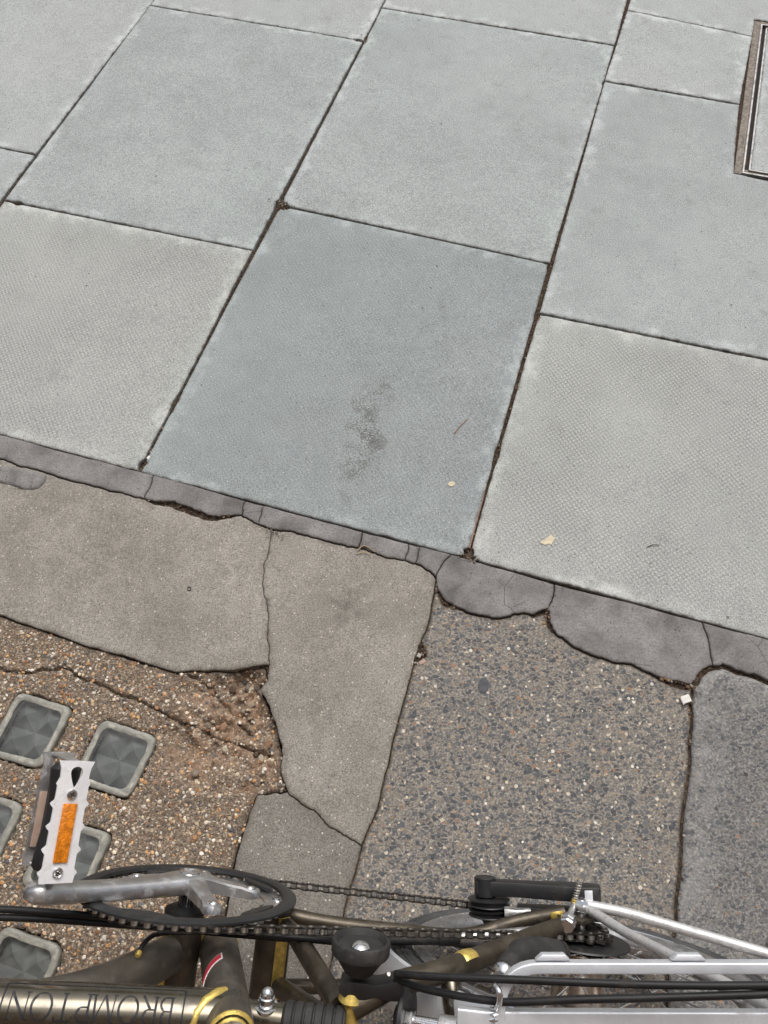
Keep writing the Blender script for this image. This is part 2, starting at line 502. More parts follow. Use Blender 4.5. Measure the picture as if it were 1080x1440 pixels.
def grey_aggregate_material():
    k = NT('worn_grey_aggregate_concrete')
    p = k.geo_pos()
    fine = k.noise(300, 4, 0.65, p)
    col = k.cr(fine, [(0.3, (0.06, 0.058, 0.056)), (0.5, (0.16, 0.157, 0.150)), (0.70, (0.31, 0.305, 0.29))])
    h = k.math('MULTIPLY', fine, 0.5)
    col, h, m = stones(k, p, col, h, 190, 0.5, [(0, BLUE2), (0.4, (0.15, 0.15, 0.152)), (0.75, (0.22, 0.205, 0.18)), (0.97, ORANGE)], 0.08, 0.3, 0.004, 2.0)
    col, h, m = stones(k, p, col, h, 115, 0.48, [(0, BLUE), (0.3, (0.10, 0.103, 0.108)), (0.75, (0.17, 0.17, 0.172)), (0.985, (0.28, 0.15, 0.11))], 0.11, 0.3, 0.007, 4.0)
    v = k.vor(75, p, dim='2D'); rv = k.sep(v.outputs['Color'])
    pit = k.math('MULTIPLY', k.math('LESS_THAN', v.outputs['Distance'], k.math('MULTIPLY', rv[1], 0.25)), k.math('GREATER_THAN', rv[0], 0.94))
    col = k.mix(k.math('MULTIPLY', pit, 0.8), col, (0.045, 0.042, 0.04))
    h = k.math('SUBTRACT', h, pit)
    e = k.attr('edge')
    pale = k.math('MULTIPLY', k.math('SUBTRACT', 1.0, k.ramp(e, 0.004, 0.07)), k.ramp(k.noise(30, 4, 0.65, p), 0.35, 0.6))
    col = k.mix(k.math('MULTIPLY', pale, 0.26), col, (0.42, 0.42, 0.405))
    return k.out(col, 0.8, 0, k.bump(h, 0.0022, 0.8), 0.35)

def pebble_concrete_material():
    k = NT('pebbly_brown_concrete')
    p = k.geo_pos()
    fine = k.noise(260, 4, 0.68, p)
    big = k.noise(9, 4, 0.6, p)
    col = k.cr(fine, [(0.3, (0.055, 0.042, 0.031)), (0.5, (0.175, 0.136, 0.10)), (0.68, (0.42, 0.335, 0.25))])
    col = k.mix(k.ramp(big, 0.4, 0.7, 0, 0.55), col, k.mix(1, col, (0.72, 0.74, 0.78), 'MULTIPLY'))
    h = k.math('MULTIPLY', fine, 0.8)
    col, h, m = stones(k, p, col, h, 260, 0.5, [(0, BRN), (0.3, (0.10, 0.085, 0.075)), (0.5, TAN), (0.7, CREAM), (0.85, ORANGE), (0.93, WHITE)], 0.09, 0.4, 0.002, 1.5)
    col, h, m = stones(k, p, col, h, 150, 0.34, [(0, BRN), (0.2, TAN), (0.42, CREAM), (0.6, ORANGE), (0.72, (0.12, 0.115, 0.11)), (0.86, WHITE)], 0.13, 0.5, 0.003, 6.0)
    # broken, dusty ground of the crumbled corner
    br = k.attr('broken')
    dusty = k.math('MULTIPLY', br, k.ramp(k.noise(38, 5, 0.7, p), 0.36, 0.60))
    col = k.mix(k.math('MULTIPLY', dusty, 0.8), col, k.cr(k.noise(120, 4, 0.65, p), [(0.3, (0.13, 0.078, 0.048)), (0.5, (0.33, 0.21, 0.135)), (0.70, (0.50, 0.37, 0.26))]))
    dk = k.math('MULTIPLY', br, k.ramp(k.noise(55, 4, 0.6, p), 0.60, 0.70))
    col = k.mix(k.math('MULTIPLY', dk, 0.6), col, (0.055, 0.04, 0.032))
    e = k.attr('edge')
    gr = k.math('MULTIPLY', k.math('SUBTRACT', 1.0, k.ramp(e, 0.0, 0.012)), 0.6)
    col = k.mix(gr, col, (0.065, 0.048, 0.036))
    return k.out(col, 0.85, 0, k.bump(h, 0.0028, 0.9), 0.3)

def dirt_material():
    k = NT('joint_dirt')
    p = k.geo_pos()
    f = k.noise(210, 4, 0.7, p)
    col = k.cr(f, [(0.3, (0.018, 0.013, 0.010)), (0.5, (0.062, 0.045, 0.033)), (0.7, (0.15, 0.115, 0.085))])
    return k.out(col, 1.0, 0, k.bump(f, 0.004, 0.9), 0.1)

def attr_material(name, rough=0.7, bump=0.0006):
    k = NT(name)
    f = k.noise(420, 3, 0.6, k.geo_pos())
    c = k.attr('tint', 'Color')
    col = k.mix(k.ramp(f, 0.3, 0.7, 0, 0.45), c, k.mix(1, c, (0.62, 0.6, 0.57), 'MULTIPLY'))
    return k.out(col, rough, 0, k.bump(f, bump, 0.6), 0.4)

def plain(name, col, rough=0.6, metal=0.0, var=0.25, sc=60, bump=0.0, dirt=None, spec=0.5, bsc=None):
    k = NT(name)
    f = k.noise(sc, 4, 0.62)
    c = k.mix(k.ramp(f, 0.32, 0.7), tuple(x * (1 - var) for x in col), tuple(min(1, x * (1 + var * 0.6)) for x in col))
    if dirt:
        dm = k.ramp(k.noise(sc * 0.7, 5, 0.7), 0.52, 0.70, 0, dirt[1])
        c = k.mix(dm, c, dirt[0])
        r = k.mix(dm, (rough,) * 3, (0.9,) * 3)
        m = k.math('MULTIPLY', k.math('SUBTRACT', 1.0, dm), metal)
    else:
        r = k.ramp(k.noise(sc * 2, 3, 0.6), 0.3, 0.7, rough * 0.8, min(1, rough * 1.2)); m = metal
    nr = k.bump(k.noise(bsc or sc * 6, 3, 0.6), bump, 0.7) if bump else None
    return k.out(c, r, m, nr, spec)

TINT_A = (0.385, 0.398, 0.392)
M_SLAB = {
    'far': slab_material('pale_concrete_paving', (0.348, 0.374, 0.373), 0.12, 0.045, 0.0),
    'mid': slab_material('blue_grey_concrete_paving', (0.310, 0.341, 0.340), 0.12, 0.06, 3.1),
    'worn': slab_material('pimpled_concrete_paving', (0.336, 0.354, 0.339), 1.0, 0.07, 5.7),
    'dark': slab_material('stained_concrete_paving', (0.252, 0.284, 0.286), 0.40, 0.07, 9.2,
                          [(*g(514, 606), 0.055, 0.17, 0.50), (*g(517, 605), 0.040, 0.05, 0.5), (*g(533, 622), 0.017, 0.018, -0.42), (*g(540, 550), 0.036, 0.05, 0.45), (*g(490, 662), 0.030, 0.045, 0.42), (*g(484, 690), 0.022, 0.05, 0.25)]),
}
M_FIL = fillet_material()
M_SCR = screed_material('warm_grey_screed', 1.0)
M_SCR2 = screed_material('dark_grey_screed', 0.70)
M_AGG = aggregate_material()
M_AGG2 = grey_aggregate_material()
M_PEB = pebble_concrete_material()
M_DIRT = dirt_material()
M_STONE = attr_material('loose_stone', 0.75)

# ------------------------------------------------------------------ pavement geometry
UG = Vector((math.cos(rad(19.68)), -math.sin(rad(19.68))))     # along a row of slabs
VG = Vector((math.sin(rad(19.68)), math.cos(rad(19.68))))      # along the long joints
SW, SL = 0.610, 0.775

def jag(pts, amp, seed, step=0.007):
    """break a traced line into short irregular lengths"""
    rng = random.Random(seed)
    out = []
    for a, b in zip(pts[:-1], pts[1:]):
        seg = [a.copy(), b.copy()]
        A = amp
        while (seg[1] - seg[0]).length > step:
            new = [seg[0]]
            for p, q in zip(seg[:-1], seg[1:]):
                d = q - p
                nrm = Vector((-d.y, d.x)).normalized()
                new += [(p + q) / 2 + nrm * rng.uniform(-1, 1) * min(A, d.length * 0.22), q]
            seg = new; A *= 0.62
        out += seg[:-1]
    out.append(pts[-1].copy())
    return out

def inset(loop, gaps):
    n = len(loop)
    area = sum(loop[i].x * loop[(i + 1) % n].y - loop[(i + 1) % n].x * loop[i].y for i in range(n))
    s = 1 if area > 0 else -1
    out = []
    for i in range(n):
        a, b, c = loop[i - 1], loop[i], loop[(i + 1) % n]
        n1 = Vector((-(b - a).y, (b - a).x)) * s; n2 = Vector((-(c - b).y, (c - b).x)) * s
        n1 = n1.normalized() if n1.length > 1e-9 else n2.normalized()
        n2 = n2.normalized() if n2.length > 1e-9 else n1
        g1, g2_ = gaps[i - 1], gaps[i]
        det = n1.x * n2.y - n1.y * n2.x
        if abs(det) > 0.25:
            off = Vector(((g1 * n2.y - g2_ * n1.y) / det, (g2_ * n1.x - g1 * n2.x) / det))
        else:
            m = (n1 + n2)
            off = (m.normalized() if m.length > 1e-6 else n1) * max(g1, g2_)
        out.append(b + off)
    return out

def edge_dist(P, loop):
    A = np.array([(p.x, p.y) for p in loop]); Bq = np.roll(A, -1, 0)
    D = Bq - A; L2 = (D ** 2).sum(1) + 1e-12
    best = np.full(len(P), 1e9)
    for s in range(0, len(P), 4000):
        q = P[s:s + 4000]
        w = q[:, None, :] - A[None]
        t = np.clip((w * D[None]).sum(2) / L2, 0, 1)
        best[s:s + 4000] = np.sqrt((((w - t[..., None] * D[None])) ** 2).sum(2)).min(1)
    return best

def inside(P, loop):
    A = np.array([(p.x, p.y) for p in loop]); Bq = np.roll(A, -1, 0)
    r = np.zeros(len(P), bool)
    for (x0, y0), (x1, y1) in zip(A, Bq):
        c = (y0 > P[:, 1]) != (y1 > P[:, 1])
        with np.errstate(divide='ignore', invalid='ignore'):
            xi = (x1 - x0) * (P[:, 1] - y0) / (y1 - y0) + x0
        r ^= c & (P[:, 0] < xi)
    return r

PAV = None
def piece(name, loop, mat, z0=0.0, sp=0.011, rough=0.0006, rsc=35, edge=(0.005, 0.003), seed=0, tilt=(0, 0), depth=0.035, zfun=None, extra=None, parent=None):
    rng = np.random.default_rng(seed)
    # drop points that almost coincide
    lp = []
    for p in loop:
        if not lp or (p - lp[-1]).length > 0.0004:
            lp.append(p)
    if (lp[0] - lp[-1]).length < 0.0004:
        lp.pop()
    A = np.array([(p.x, p.y) for p in lp])
    lo, hi = A.min(0), A.max(0)
    gx, gy = np.meshgrid(np.arange(lo[0], hi[0], sp), np.arange(lo[1], hi[1], sp))
    P = np.stack([gx.ravel(), gy.ravel()], 1)
    P += rng.uniform(-0.3, 0.3, P.shape) * sp
    P = P[inside(P, lp)]
    if len(P):
        d = edge_dist(P, lp)
        P = P[d > sp * 0.45]
    # a ring just inside the arris, so that the edge rounds off
    ring = []
    for w in (edge[0] * 0.35, edge[0]):
        ring += [(p.x, p.y) for p in inset(lp, [w] * len(lp))]
    if extra is not None:
        P = P[edge_dist(P, extra[0]) > 0.0022] if len(P) else P
        ring += [(p.x, p.y) for p in extra[1]]
    ring = np.array(ring)
    dr = edge_dist(ring, lp)
    ok = inside(ring, lp) & (dr > edge[0] * 0.3)
    P = np.concatenate([P, ring[ok]]) if len(P) else ring[ok]
    n = len(lp)
    vs = [Vector((float(x), float(y))) for x, y in A] + [Vector((float(x), float(y))) for x, y in P]
    r = delaunay_2d_cdt(vs, [(i, (i + 1) % n) for i in range(n)], [], 1, 1e-6)
    V = np.array([(v.x, v.y) for v in r[0]]); F = [list(f) for f in r[2]]
    ed = edge_dist(V, lp)
    c = V.mean(0)
    z = z0 + rough * fbm(V[:, 0], V[:, 1], rsc, 3, seed) + tilt[0] * (V[:, 0] - c[0]) + tilt[1] * (V[:, 1] - c[1])
    wear = edge[0] * (1 + 1.2 * (fbm(V[:, 0], V[:, 1], 60, 2, seed + 5)))
    wear = np.maximum(wear, 0.001)
    z = z - edge[1] * np.clip(1 - ed / wear, 0, 1) ** 2
    broken = np.zeros(len(V))
    if zfun is not None:
        z, broken = zfun(V, z, ed)
    me = bpy.data.meshes.new(name)
    # skirt
    cnt = {}
    for f in F:
        for a, b in zip(f, f[1:] + f[:1]):
            cnt[(a, b)] = 1
    bnd = [(a, b) for (a, b) in cnt if (b, a) not in cnt]
    bv = {}
    verts = [(float(x), float(y), float(h)) for (x, y), h in zip(V, z)]
    for a, b in bnd:
        for q in (a, b):
            if q not in bv:
                bv[q] = len(verts); verts.append((verts[q][0], verts[q][1], verts[q][2] - depth))
    nt = len(F)
    F += [[b, a, bv[a], bv[b]] for a, b in bnd]
    me.from_pydata(verts, [], F)
    at = me.attributes.new('edge', 'FLOAT', 'POINT')
    e_all = np.zeros(len(verts), np.float32); e_all[:len(V)] = ed
    at.data.foreach_set('value', e_all)
    if zfun is not None:
        a2 = me.attributes.new('broken', 'FLOAT', 'POINT')
        b_all = np.zeros(len(verts), np.float32); b_all[:len(V)] = broken
        a2.data.foreach_set('value', b_all)
    sm = np.zeros(len(F), bool); sm[:nt] = True
    me.polygons.foreach_set('use_smooth', sm)
    return obj(name, me, mat, parent or PAV)

def loop_of(*edges):
    """edges: (points, gap); end to end"""
    L, G = [], []
    for pts, gp in edges:
        for p in pts[:-1]:
            L.append(p); G.append(gp / 2)
    return inset(L, G)

def hexa(rng, c, s, flat=0.6):
    """one small angular stone"""
    vs = []
    ph = rng.uniform(0, 6.28)
    k = rng.choice([5, 6, 7])
    ax = rng.uniform(0.65, 1.0); rot = rng.uniform(0, 6.28)
    def put(r, z, off):
        for i in range(k):
            a = ph + off + i * 2 * math.pi / k
            rr = r * rng.uniform(0.78, 1.15)
            x, y = rr * math.cos(a), rr * ax * math.sin(a)
            vs.append((c[0] + s * (x * math.cos(rot) - y * math.sin(rot)), c[1] + s * (x * math.sin(rot) + y * math.cos(rot)), c[2] + s * flat * z * rng.uniform(0.85, 1.1)))
    put(0.85, -0.6, 0); put(1.0, 0.15, 0.2); put(0.6, 0.75, 0.1)
    fs = [[i, (i + 1) % k, k + (i + 1) % k, k + i] for i in range(k)] + [[k + i, k + (i + 1) % k, 2 * k + (i + 1) % k, 2 * k + i] for i in range(k)]
    fs.append([2 * k + i for i in range(k)])
    return vs, fs

def stone_stuff(name, items, mat, parent):
    """items: (x, y, z, size, colour, flat)"""
    rng = random.Random(hash(len(name)) % 1000 + 7)
    V, F, T = [], [], []
    for (x, y, z, s, c, fl) in items:
        vs, fs = hexa(rng, (x, y, z), s, fl)
        n = len(V)
        V += vs; F += [[i + n for i in f] for f in fs]
        T += [c] * len(vs)
    me = bpy.data.meshes.new(name)
    me.from_pydata(V, [], F)
    ca = me.color_attributes.new('tint', 'FLOAT_COLOR', 'POINT')
    ca.data.foreach_set('color', np.array([(*t, 1) for t in T], np.float32).ravel())
    o = obj(name, me, mat, parent)
    return o
# ------------------------------------------------------------------ pavement layout
# traced lines (photograph pixels -> points of the ground)
FT = [(-900, 371), (-150, 571), (0, 611), (12, 614), (100, 638), (197, 663), (320, 697), (440, 729), (510, 748), (600, 770), (655, 785), (780, 821), (870, 843), (988, 875), (1080, 899), (1250, 941), (1950, 1114)]
FILLET_TOP = jag(g2(FT), 0.0012, 3)
LOW = {   # lower edge of the mortar fillet, piece by piece
    'a': [(-900, 418), (-150, 612), (0, 645), (23, 654), (50, 660), (70, 666), (117, 679), (148, 688), (179, 695), (202, 701)],
    'b': [(202, 701), (222, 705), (245, 705), (266, 713), (290, 724), (311, 725), (339, 724)],
    'c': [(339, 724), (352, 731), (363, 737)],
    'd': [(363, 737), (389, 745), (411, 747), (438, 755), (473, 764), (504, 770)],
    'e': [(504, 770), (515, 772), (527, 776), (547, 784), (569, 787)],
    'f': [(569, 787), (584, 792)],
    'g': [(584, 792), (597, 799), (613, 811)],
    'h': [(613, 811), (615, 827), (628, 846), (648, 856), (671, 864), (694, 869), (718, 866), (733, 862), (749, 864), (768, 857), (774, 850)],
    'i': [(772, 852), (773, 874), (783, 892), (799, 902), (827, 918), (858, 929), (890, 934), (915, 946), (946, 957), (974, 962), (981, 950), (988, 943), (1003, 936)],
    'j': [(1003, 936), (1017, 934), (1038, 943), (1062, 948), (1080, 957), (1250, 1010), (1950, 1190)],
}
CRK = {   # cracks across the fillet: top -> bottom
    'ab': [(214, 668), (211, 684), (202, 701)],
    'bc': [(344, 704), (341, 715), (339, 724)],
    'cd': [(370, 711), (367, 724), (363, 737)],
    'de': [(510, 748), (508, 760), (504, 770)],
    'ef': [(574, 764), (574, 776), (569, 787)],
    'fg': [(590, 768), (588, 780), (584, 792)],
    'gh': [(633, 780), (622, 793), (613, 811)],
    'hi': [(780, 821), (779, 838), (773, 851)],
    'ij': [(988, 875), (998, 905), (1003, 936)],
}
LOWG = {k: jag(g2(v), 0.0022, 40 + i, 0.006) for i, (k, v) in enumerate(LOW.items())}
CRKG = {k: jag(g2(v), 0.0014, 70 + i, 0.006) for i, (k, v) in enumerate(CRK.items())}

# ---- bed of dirt under the joints, lower under the broken concrete
P_PEB = [(-900, 655), (-150, 830), (0, 864), (29, 876), (78, 892), (128, 910), (167, 920), (210, 934), (249, 945), (292, 943), (334, 941), (372, 938), (376, 957), (366, 972), (379, 995), (391, 1034), (397, 1062), (395, 1089), (404, 1113), (360, 1118), (345, 1160), (331, 1205), (316, 1290), (300, 1380), (270, 1470), (230, 1700), (75, 2600), (-1200, 2600)]
peb_loop = g2(P_PEB)
nx, ny = 390, 400
bx = np.linspace(-1.35, 1.9, nx); by = np.linspace(-0.75, 2.75, ny)
X, Y = np.meshgrid(bx, by)
Pg = np.stack([X.ravel(), Y.ravel()], 1)
bz = -0.0075 + 0.0032 * fbm(Pg[:, 0], Pg[:, 1], 70, 3, 5)
bz[inside(Pg, peb_loop)] = -0.045
verts = [(float(x), float(y), float(z)) for (x, y), z in zip(Pg, bz)]
ii = np.arange(nx * ny).reshape(ny, nx)
quads = np.stack([ii[:-1, :-1], ii[:-1, 1:], ii[1:, 1:], ii[1:, :-1]], -1).reshape(-1, 4).tolist()
me = bpy.data.meshes.new('pavement')
me.from_pydata(verts, [], quads)
me.polygons.foreach_set('use_smooth', np.ones(len(quads), bool))
PAV = obj('pavement', me, M_DIRT)
PAV['kind'] = 'structure'
gm = MB(); gm.add([(-60, -60, -0.06), (60, -60, -0.06), (60, 60, -0.06), (-60, 60, -0.06)], [[0, 1, 2, 3]])
go = gm.build('ground', M_DIRT, None, smooth=0); go['kind'] = 'structure'

# ---- paving slabs (corners TL, TR, BR, BL)
U, Vv = UG * SW, VG * SL
c_b1 = g2([(210, 7), (512, 57), (356, 352), (5, 281)])
c_c1 = g2([(536, 10), (865, 63), (774, 371), (393, 288)])
c_c2 = g2([(393, 288), (774, 371), (657, 785), (195, 663)])
c_b2 = [c_b1[3], c_b1[2], c_c2[3], None]; c_b2[3] = c_c2[3] - (c_c2[3] - g(0, 611)).normalized() * SW
d2 = g2([(849, 113), (1080, 152), (1080, 506), (757, 440)])
d2[1] = d2[0] + U; d2[2] = d2[3] + (d2[2] - d2[3]).normalized() * SW
d3 = [d2[3], d2[2], None, c_c2[2]]; d3[2] = d3[3] + (g(1080, 899) - d3[3]).normalized() * SW
a1r = g(50, 217); a1 = [a1r + Vv - U, a1r + Vv, a1r, a1r - U]
a2 = [a1[3], a1[2], c_b2[3], c_b2[3] - (c_c2[3] - g(0, 611)).normalized() * SW]
slabs = [
    (c_b1, 'mid', 'far', 6), (c_c1, 'mid', 'mid', 6), (c_c2, 'dark', 'dark', 7), (c_b2, 'worn', 'worn', 7),
    ([c_b1[0] + Vv, c_b1[1] + Vv, c_b1[1], c_b1[0]], 'far', 0, 5),
    ([c_c1[0] + Vv, c_c1[1] + Vv, c_c1[1], c_c1[0]], 'far', 0, 5),
    (a1, 'far', 0, 6), (a2, 'mid', 0, 6), (d3, 'worn', 0, 7),
    ([d3[1], d3[1] + U, d3[2] + U, d3[2]], 'worn', 0, 6),
]
CHIPS = [(g(396, 288), 0.022, 0.010), (g(508, 54), 0.020, 0.009), (g(660, 784), 0.020, 0.010), (g(24, 284), 0.016, 0.006), (g(196, 655), 0.016, 0.008), (g(770, 374), 0.014, 0.005),
         (g(549, 748), 0.020, 0.004), (g(850, 116), 0.014, 0.004), (g(700, 640), 0.03, 0.003), (g(240, 565), 0.03, 0.003), (g(470, 110), 0.04, 0.003), (g(760, 443), 0.012, 0.004)]
def chipped(L, q):
    c = sum(q, Vector((0, 0))) / 4
    for pts, gap in L:
        for p in pts:
            for (cp, r, dep) in CHIPS:
                d = (p - cp).length
                if d < r:
                    p += (c - p).normalized() * dep * (1 - d / r) * (0.6 + 0.8 * random.Random(int(p.x * 1e5)).random())
    return L
seen = 0
for i, (q, mk, _, gp) in enumerate(slabs):
    rng = random.Random(i + 11)
    L = []
    for a, b, w in zip(q, q[1:] + q[:1], (3.2, gp - 2, 3.2, gp - 2)):
        gap = w * 0.001
        if (i == 2 and (a, b) == (q[1], q[2])) or (i == 8 and (a, b) == (q[3], q[0])):
            gap = 0.0055 if i == 2 else 0.0065
        if i in (2, 3, 8, 9) and (a, b) == (q[2], q[3]):
            gap = 0.0015
        L.append((jag([a, b], 0.0016, rng.randrange(999), 0.008), gap))
    L = chipped(L, q)
    piece('paving_slab', loop_of(*L), M_SLAB[mk], 0.0 + rng.uniform(-0.001, 0.001), 0.013, 0.0008, 9, (0.0042, 0.0019), i, (rng.uniform(-.002, .002), rng.uniform(-.002, .002)))
# slabs cut round the sunken manhole tray
M0, M1 = g(1061, 27), g(1032, 243)            # upper and lower corner of the tray's mortar bed, left side
mdir = (M0 - M1).normalized(); mper = Vector((mdir.y, -mdir.x))
TW = 0.62
M2 = M1 + mper * TW; M3 = M0 + mper * TW
b_right = d2[1]
t_c = g(849, 113); t_m = g(1040, 146)
lft = (t_m - M1).length
d2c = [d2[0], t_m, M1, M2, M2 + U * 0.2, d2[2] + U * 0.0 + (d2[1] - d2[2]).normalized() * 0.0, d2[3]]
d2c = [d2[0], t_m, M1, M1 + (d2[1] - d2[0]).normalized() * 0.345 - VG * 0.02, d2[2], d2[3]]
piece('paving_slab', loop_of(*[(jag([a, b], 0.0011, 200 + i, 0.009), (0.004, 0.0, 0.001, 0.006, 0.006, 0.006)[i]) for i, (a, b) in enumerate(zip(d2c, d2c[1:] + d2c[:1]))]),
      M_SLAB['mid'], 0, 0.015, 0.0008, 9, (0.0042, 0.0019), 21)
RT_ = d2c[3]
piece('paving_slab', loop_of(*[(jag([a, b], 0.0011, 260 + j, 0.02), 0.005) for j, (a, b) in enumerate(zip([RT_, RT_ + U - VG * 0.01, d2[2] + U, d2[2]], [RT_ + U - VG * 0.01, d2[2] + U, d2[2], RT_]))]), M_SLAB['mid'], 0, 0.03, 0.0008, 9, (0.004, 0.002), 24)
r5 = M1 + mper * (TW + 0.002)
r5b = RT_ + U - VG * 0.01
piece('paving_slab', inset([M3, M3 + U * 0.9, r5b + U * 0.55, r5b, r5], [0.002] * 5), M_SLAB['far'], 0, 0.04, 0.0008, 9, (0.004, 0.002), 25)
for j, q in enumerate(([d2[2] + U, d2[2] + U * 2, d3[2] + U * 2 - VG * 0.02, d3[2] + U], [r5b, r5b + U, d2[2] + U * 2, d2[2] + U], [c_b1[0] + Vv - U, c_b1[0] + Vv, c_b1[0], c_b1[0] - U][0:0] or [a1[0] - U, a1[0], a1[3], a1[3] - U], [a2[0] - U, a2[0], a2[3], a2[3] - U * 1.02],
                       [c_b1[0] + Vv * 2, c_b1[1] + Vv * 2, c_b1[1] + Vv, c_b1[0] + Vv], [c_c1[0] + Vv * 2, c_c1[1] + Vv * 2, c_c1[1] + Vv, c_c1[0] + Vv], [a1[0] + Vv, a1[1] + Vv, a1[1], a1[0]])):
    piece('paving_slab', inset(q, [0.0025] * 4), M_SLAB[('worn', 'mid', 'far', 'worn', 'far', 'far', 'far')[j]], 0, 0.04, 0.0008, 9, (0.004, 0.002), 26 + j)
k0 = g(881, 14); k1 = g(1058, 51)
d1c = [k0, k1, t_m, t_c]
piece('paving_slab', loop_of((jag([k0, k1], 0.002, 231, 0.008), 0.0022), (jag([k1, t_m], 0.0008, 232), 0), (jag([t_m, t_c], 0.0011, 233), 0.004), (jag([t_c, k0], 0.0011, 234), 0.006)),
      M_SLAB['far'], 0.0005, 0.015, 0.0008, 9, (0.004, 0.002), 22)
d0c = [k0 + VG * 0.75, k0 + VG * 0.75 + U * 1.3, M0 + mper * 0.35 + mdir * 0.002, M0, k1, k0]
piece('paving_slab', loop_of((jag([d0c[0], d0c[1]], .001, 240), 0.005), (jag([d0c[1], d0c[2]], .001, 241), 0.002), (jag([d0c[2], d0c[3]], .001, 242), 0.001), (jag([d0c[3], d0c[4]], .001, 243), 0), (jag([k0, k1], 0.002, 231, 0.008)[::-1], 0.0022), (jag([k0, d0c[0]], .001, 244), 0.006)),
      M_SLAB['far'], 0, 0.015, 0.0008, 9, (0.004, 0.002), 23)

# ---- grey mortar fillet, cracked into pieces
ft_par = [(p.dot(UG)) for p in FILLET_TOP]
def ft_between(p, q):
    a, b = p.dot(UG), q.dot(UG)
    return [p] + [x for x, t in zip(FILLET_TOP, ft_par) if a + 0.003 < t < b - 0.003] + [q]
def on_top(p):
    t = p.dot(UG)
    i = min(range(len(ft_par)), key=lambda j: abs(ft_par[j] - t))
    return FILLET_TOP[i]
order = 'abcdefghij'
for i, nm in enumerate(order):
    left = CRKG.get(order[i - 1] + nm) if i else None
    right = CRKG.get(nm + order[i + 1]) if i < 9 else None
    tl = on_top(left[0]) if left else FILLET_TOP[0]
    tr = on_top(right[0]) if right else FILLET_TOP[-1]
    low = LOWG[nm][::-1]
    E = [(ft_between(tl, tr), 0.0015)]
    if right:
        E.append(([tr] + right[1:-1] + [low[0]], 0.0011 if nm not in 'dh' else 0.0025))
    else:
        E.append(([tr, low[0]], 0.001))
    E.append((low, 0.0022))
    E.append((([low[-1]] + left[1:-1][::-1] + [tl]) if left else [low[-1], tl], 0.0011))
    piece('mortar_fillet', loop_of(*E), M_FIL, 0.0005 - 0.0006 * (i % 3), 0.007, 0.0014, 40, (0.003, 0.0016), 50 + i)

# ---- the screed, cracked in three
S_TOP = (LOWG['a'] + LOWG['b'][1:] + LOWG['c'][1:] + LOWG['d'][1:6])
crack1 = jag(g2([(384, 744), (378, 770), (370, 795), (368, 820), (375, 843), (377, 863), (375, 898), (378, 934)]), 0.0025, 90, 0.005)
s1_bot = jag(g2([(378, 935), (334, 941), (292, 943), (249, 945), (210, 934), (167, 920), (128, 910), (78, 892), (29, 876), (0, 865), (-150, 830), (-900, 655)]), 0.0018, 91, 0.005)
low_all = LOWG['a'] + LOWG['b'][1:] + LOWG['c'][1:] + LOWG['d'][1:] + LOWG['e'][1:] + LOWG['f'][1:] + LOWG['g'][1:]
ic = min(range(len(low_all)), key=lambda j: (low_all[j] - crack1[0]).length)
crack1[0] = low_all[ic]
# the spall left of the crack: the screed stops a little short of the fillet
top1 = [p.copy() for p in low_all[:ic + 1]]
sp_a, sp_b = g(203, 706), g(330, 728)
for p in top1:
    t = (p - sp_a).dot(UG) / (sp_b - sp_a).dot(UG)
    if 0 < t < 1:
        p -= VG * (0.011 * math.sin(math.pi * t) ** 0.7)
piece('concrete_screed', loop_of((top1, 0.002), (crack1, 0.0009), (s1_bot, 0.0014), ([s1_bot[-1], top1[0]], 0)), M_SCR, -0.001, 0.009, 0.0014, 18, (0.004, 0.002), 61)
s2_l = jag(g2([(404, 1113), (395, 1089), (397, 1062), (391, 1034), (379, 995), (366, 972), (376, 957), (378, 935)]), 0.0022, 92, 0.005)
s2_r = jag(g2([(613, 813), (606, 855), (603, 872), (597, 890), (588, 912), (582, 934), (574, 962), (560, 1012), (545, 1078), (531, 1138), (508, 1190)]), 0.0014, 93, 0.006)
crack2 = jag(g2([(508, 1190), (480, 1172), (460, 1160), (448, 1146), (430, 1135), (415, 1123), (404, 1113)]), 0.002, 94, 0.005)
piece('concrete_screed', loop_of((low_all[ic:], 0.002), (s2_r, 0.0015), (crack2, 0.0010), (s2_l, 0.0012), (crack1[::-1], 0.0009)), M_SCR, -0.0015, 0.009, 0.0014, 18, (0.004, 0.002), 62)
s3_r = jag(g2([(508, 1190), (495, 1240), (482, 1290), (466, 1350), (448, 1420), (380, 1700), (165, 2600)]), 0.0014, 95, 0.006)
s3_l = jag(g2([(77, 2600), (232, 1700), (272, 1470), (300, 1380), (316, 1290), (331, 1205), (345, 1160), (360, 1118)]), 0.0018, 96, 0.006)
s3_t = jag(g2([(360, 1118), (385, 1114), (404, 1113)]), 0.002, 97, 0.005)
piece('concrete_screed', loop_of((s3_t, 0.002), (crack2[::-1], 0.0010), (s3_r, 0.0015), ([s3_r[-1], s3_l[0]], 0.0), (s3_l, 0.002)), M_SCR2, -0.003, 0.009, 0.0014, 18, (0.004, 0.002), 63)
# small darker patch bedded in the screed at the left
pt = jag(g2([(-20, 652), (20, 657), (48, 662), (66, 669), (63, 678), (54, 687), (32, 689), (0, 679), (-20, 672), (-20, 652)]), 0.0015, 98, 0.005)
piece('mortar_patch', inset(pt[:-1], [0.0005] * (len(pt) - 1)), M_FIL, 0.0022, 0.006, 0.0015, 40, (0.006, 0.0035), 64, depth=0.012)

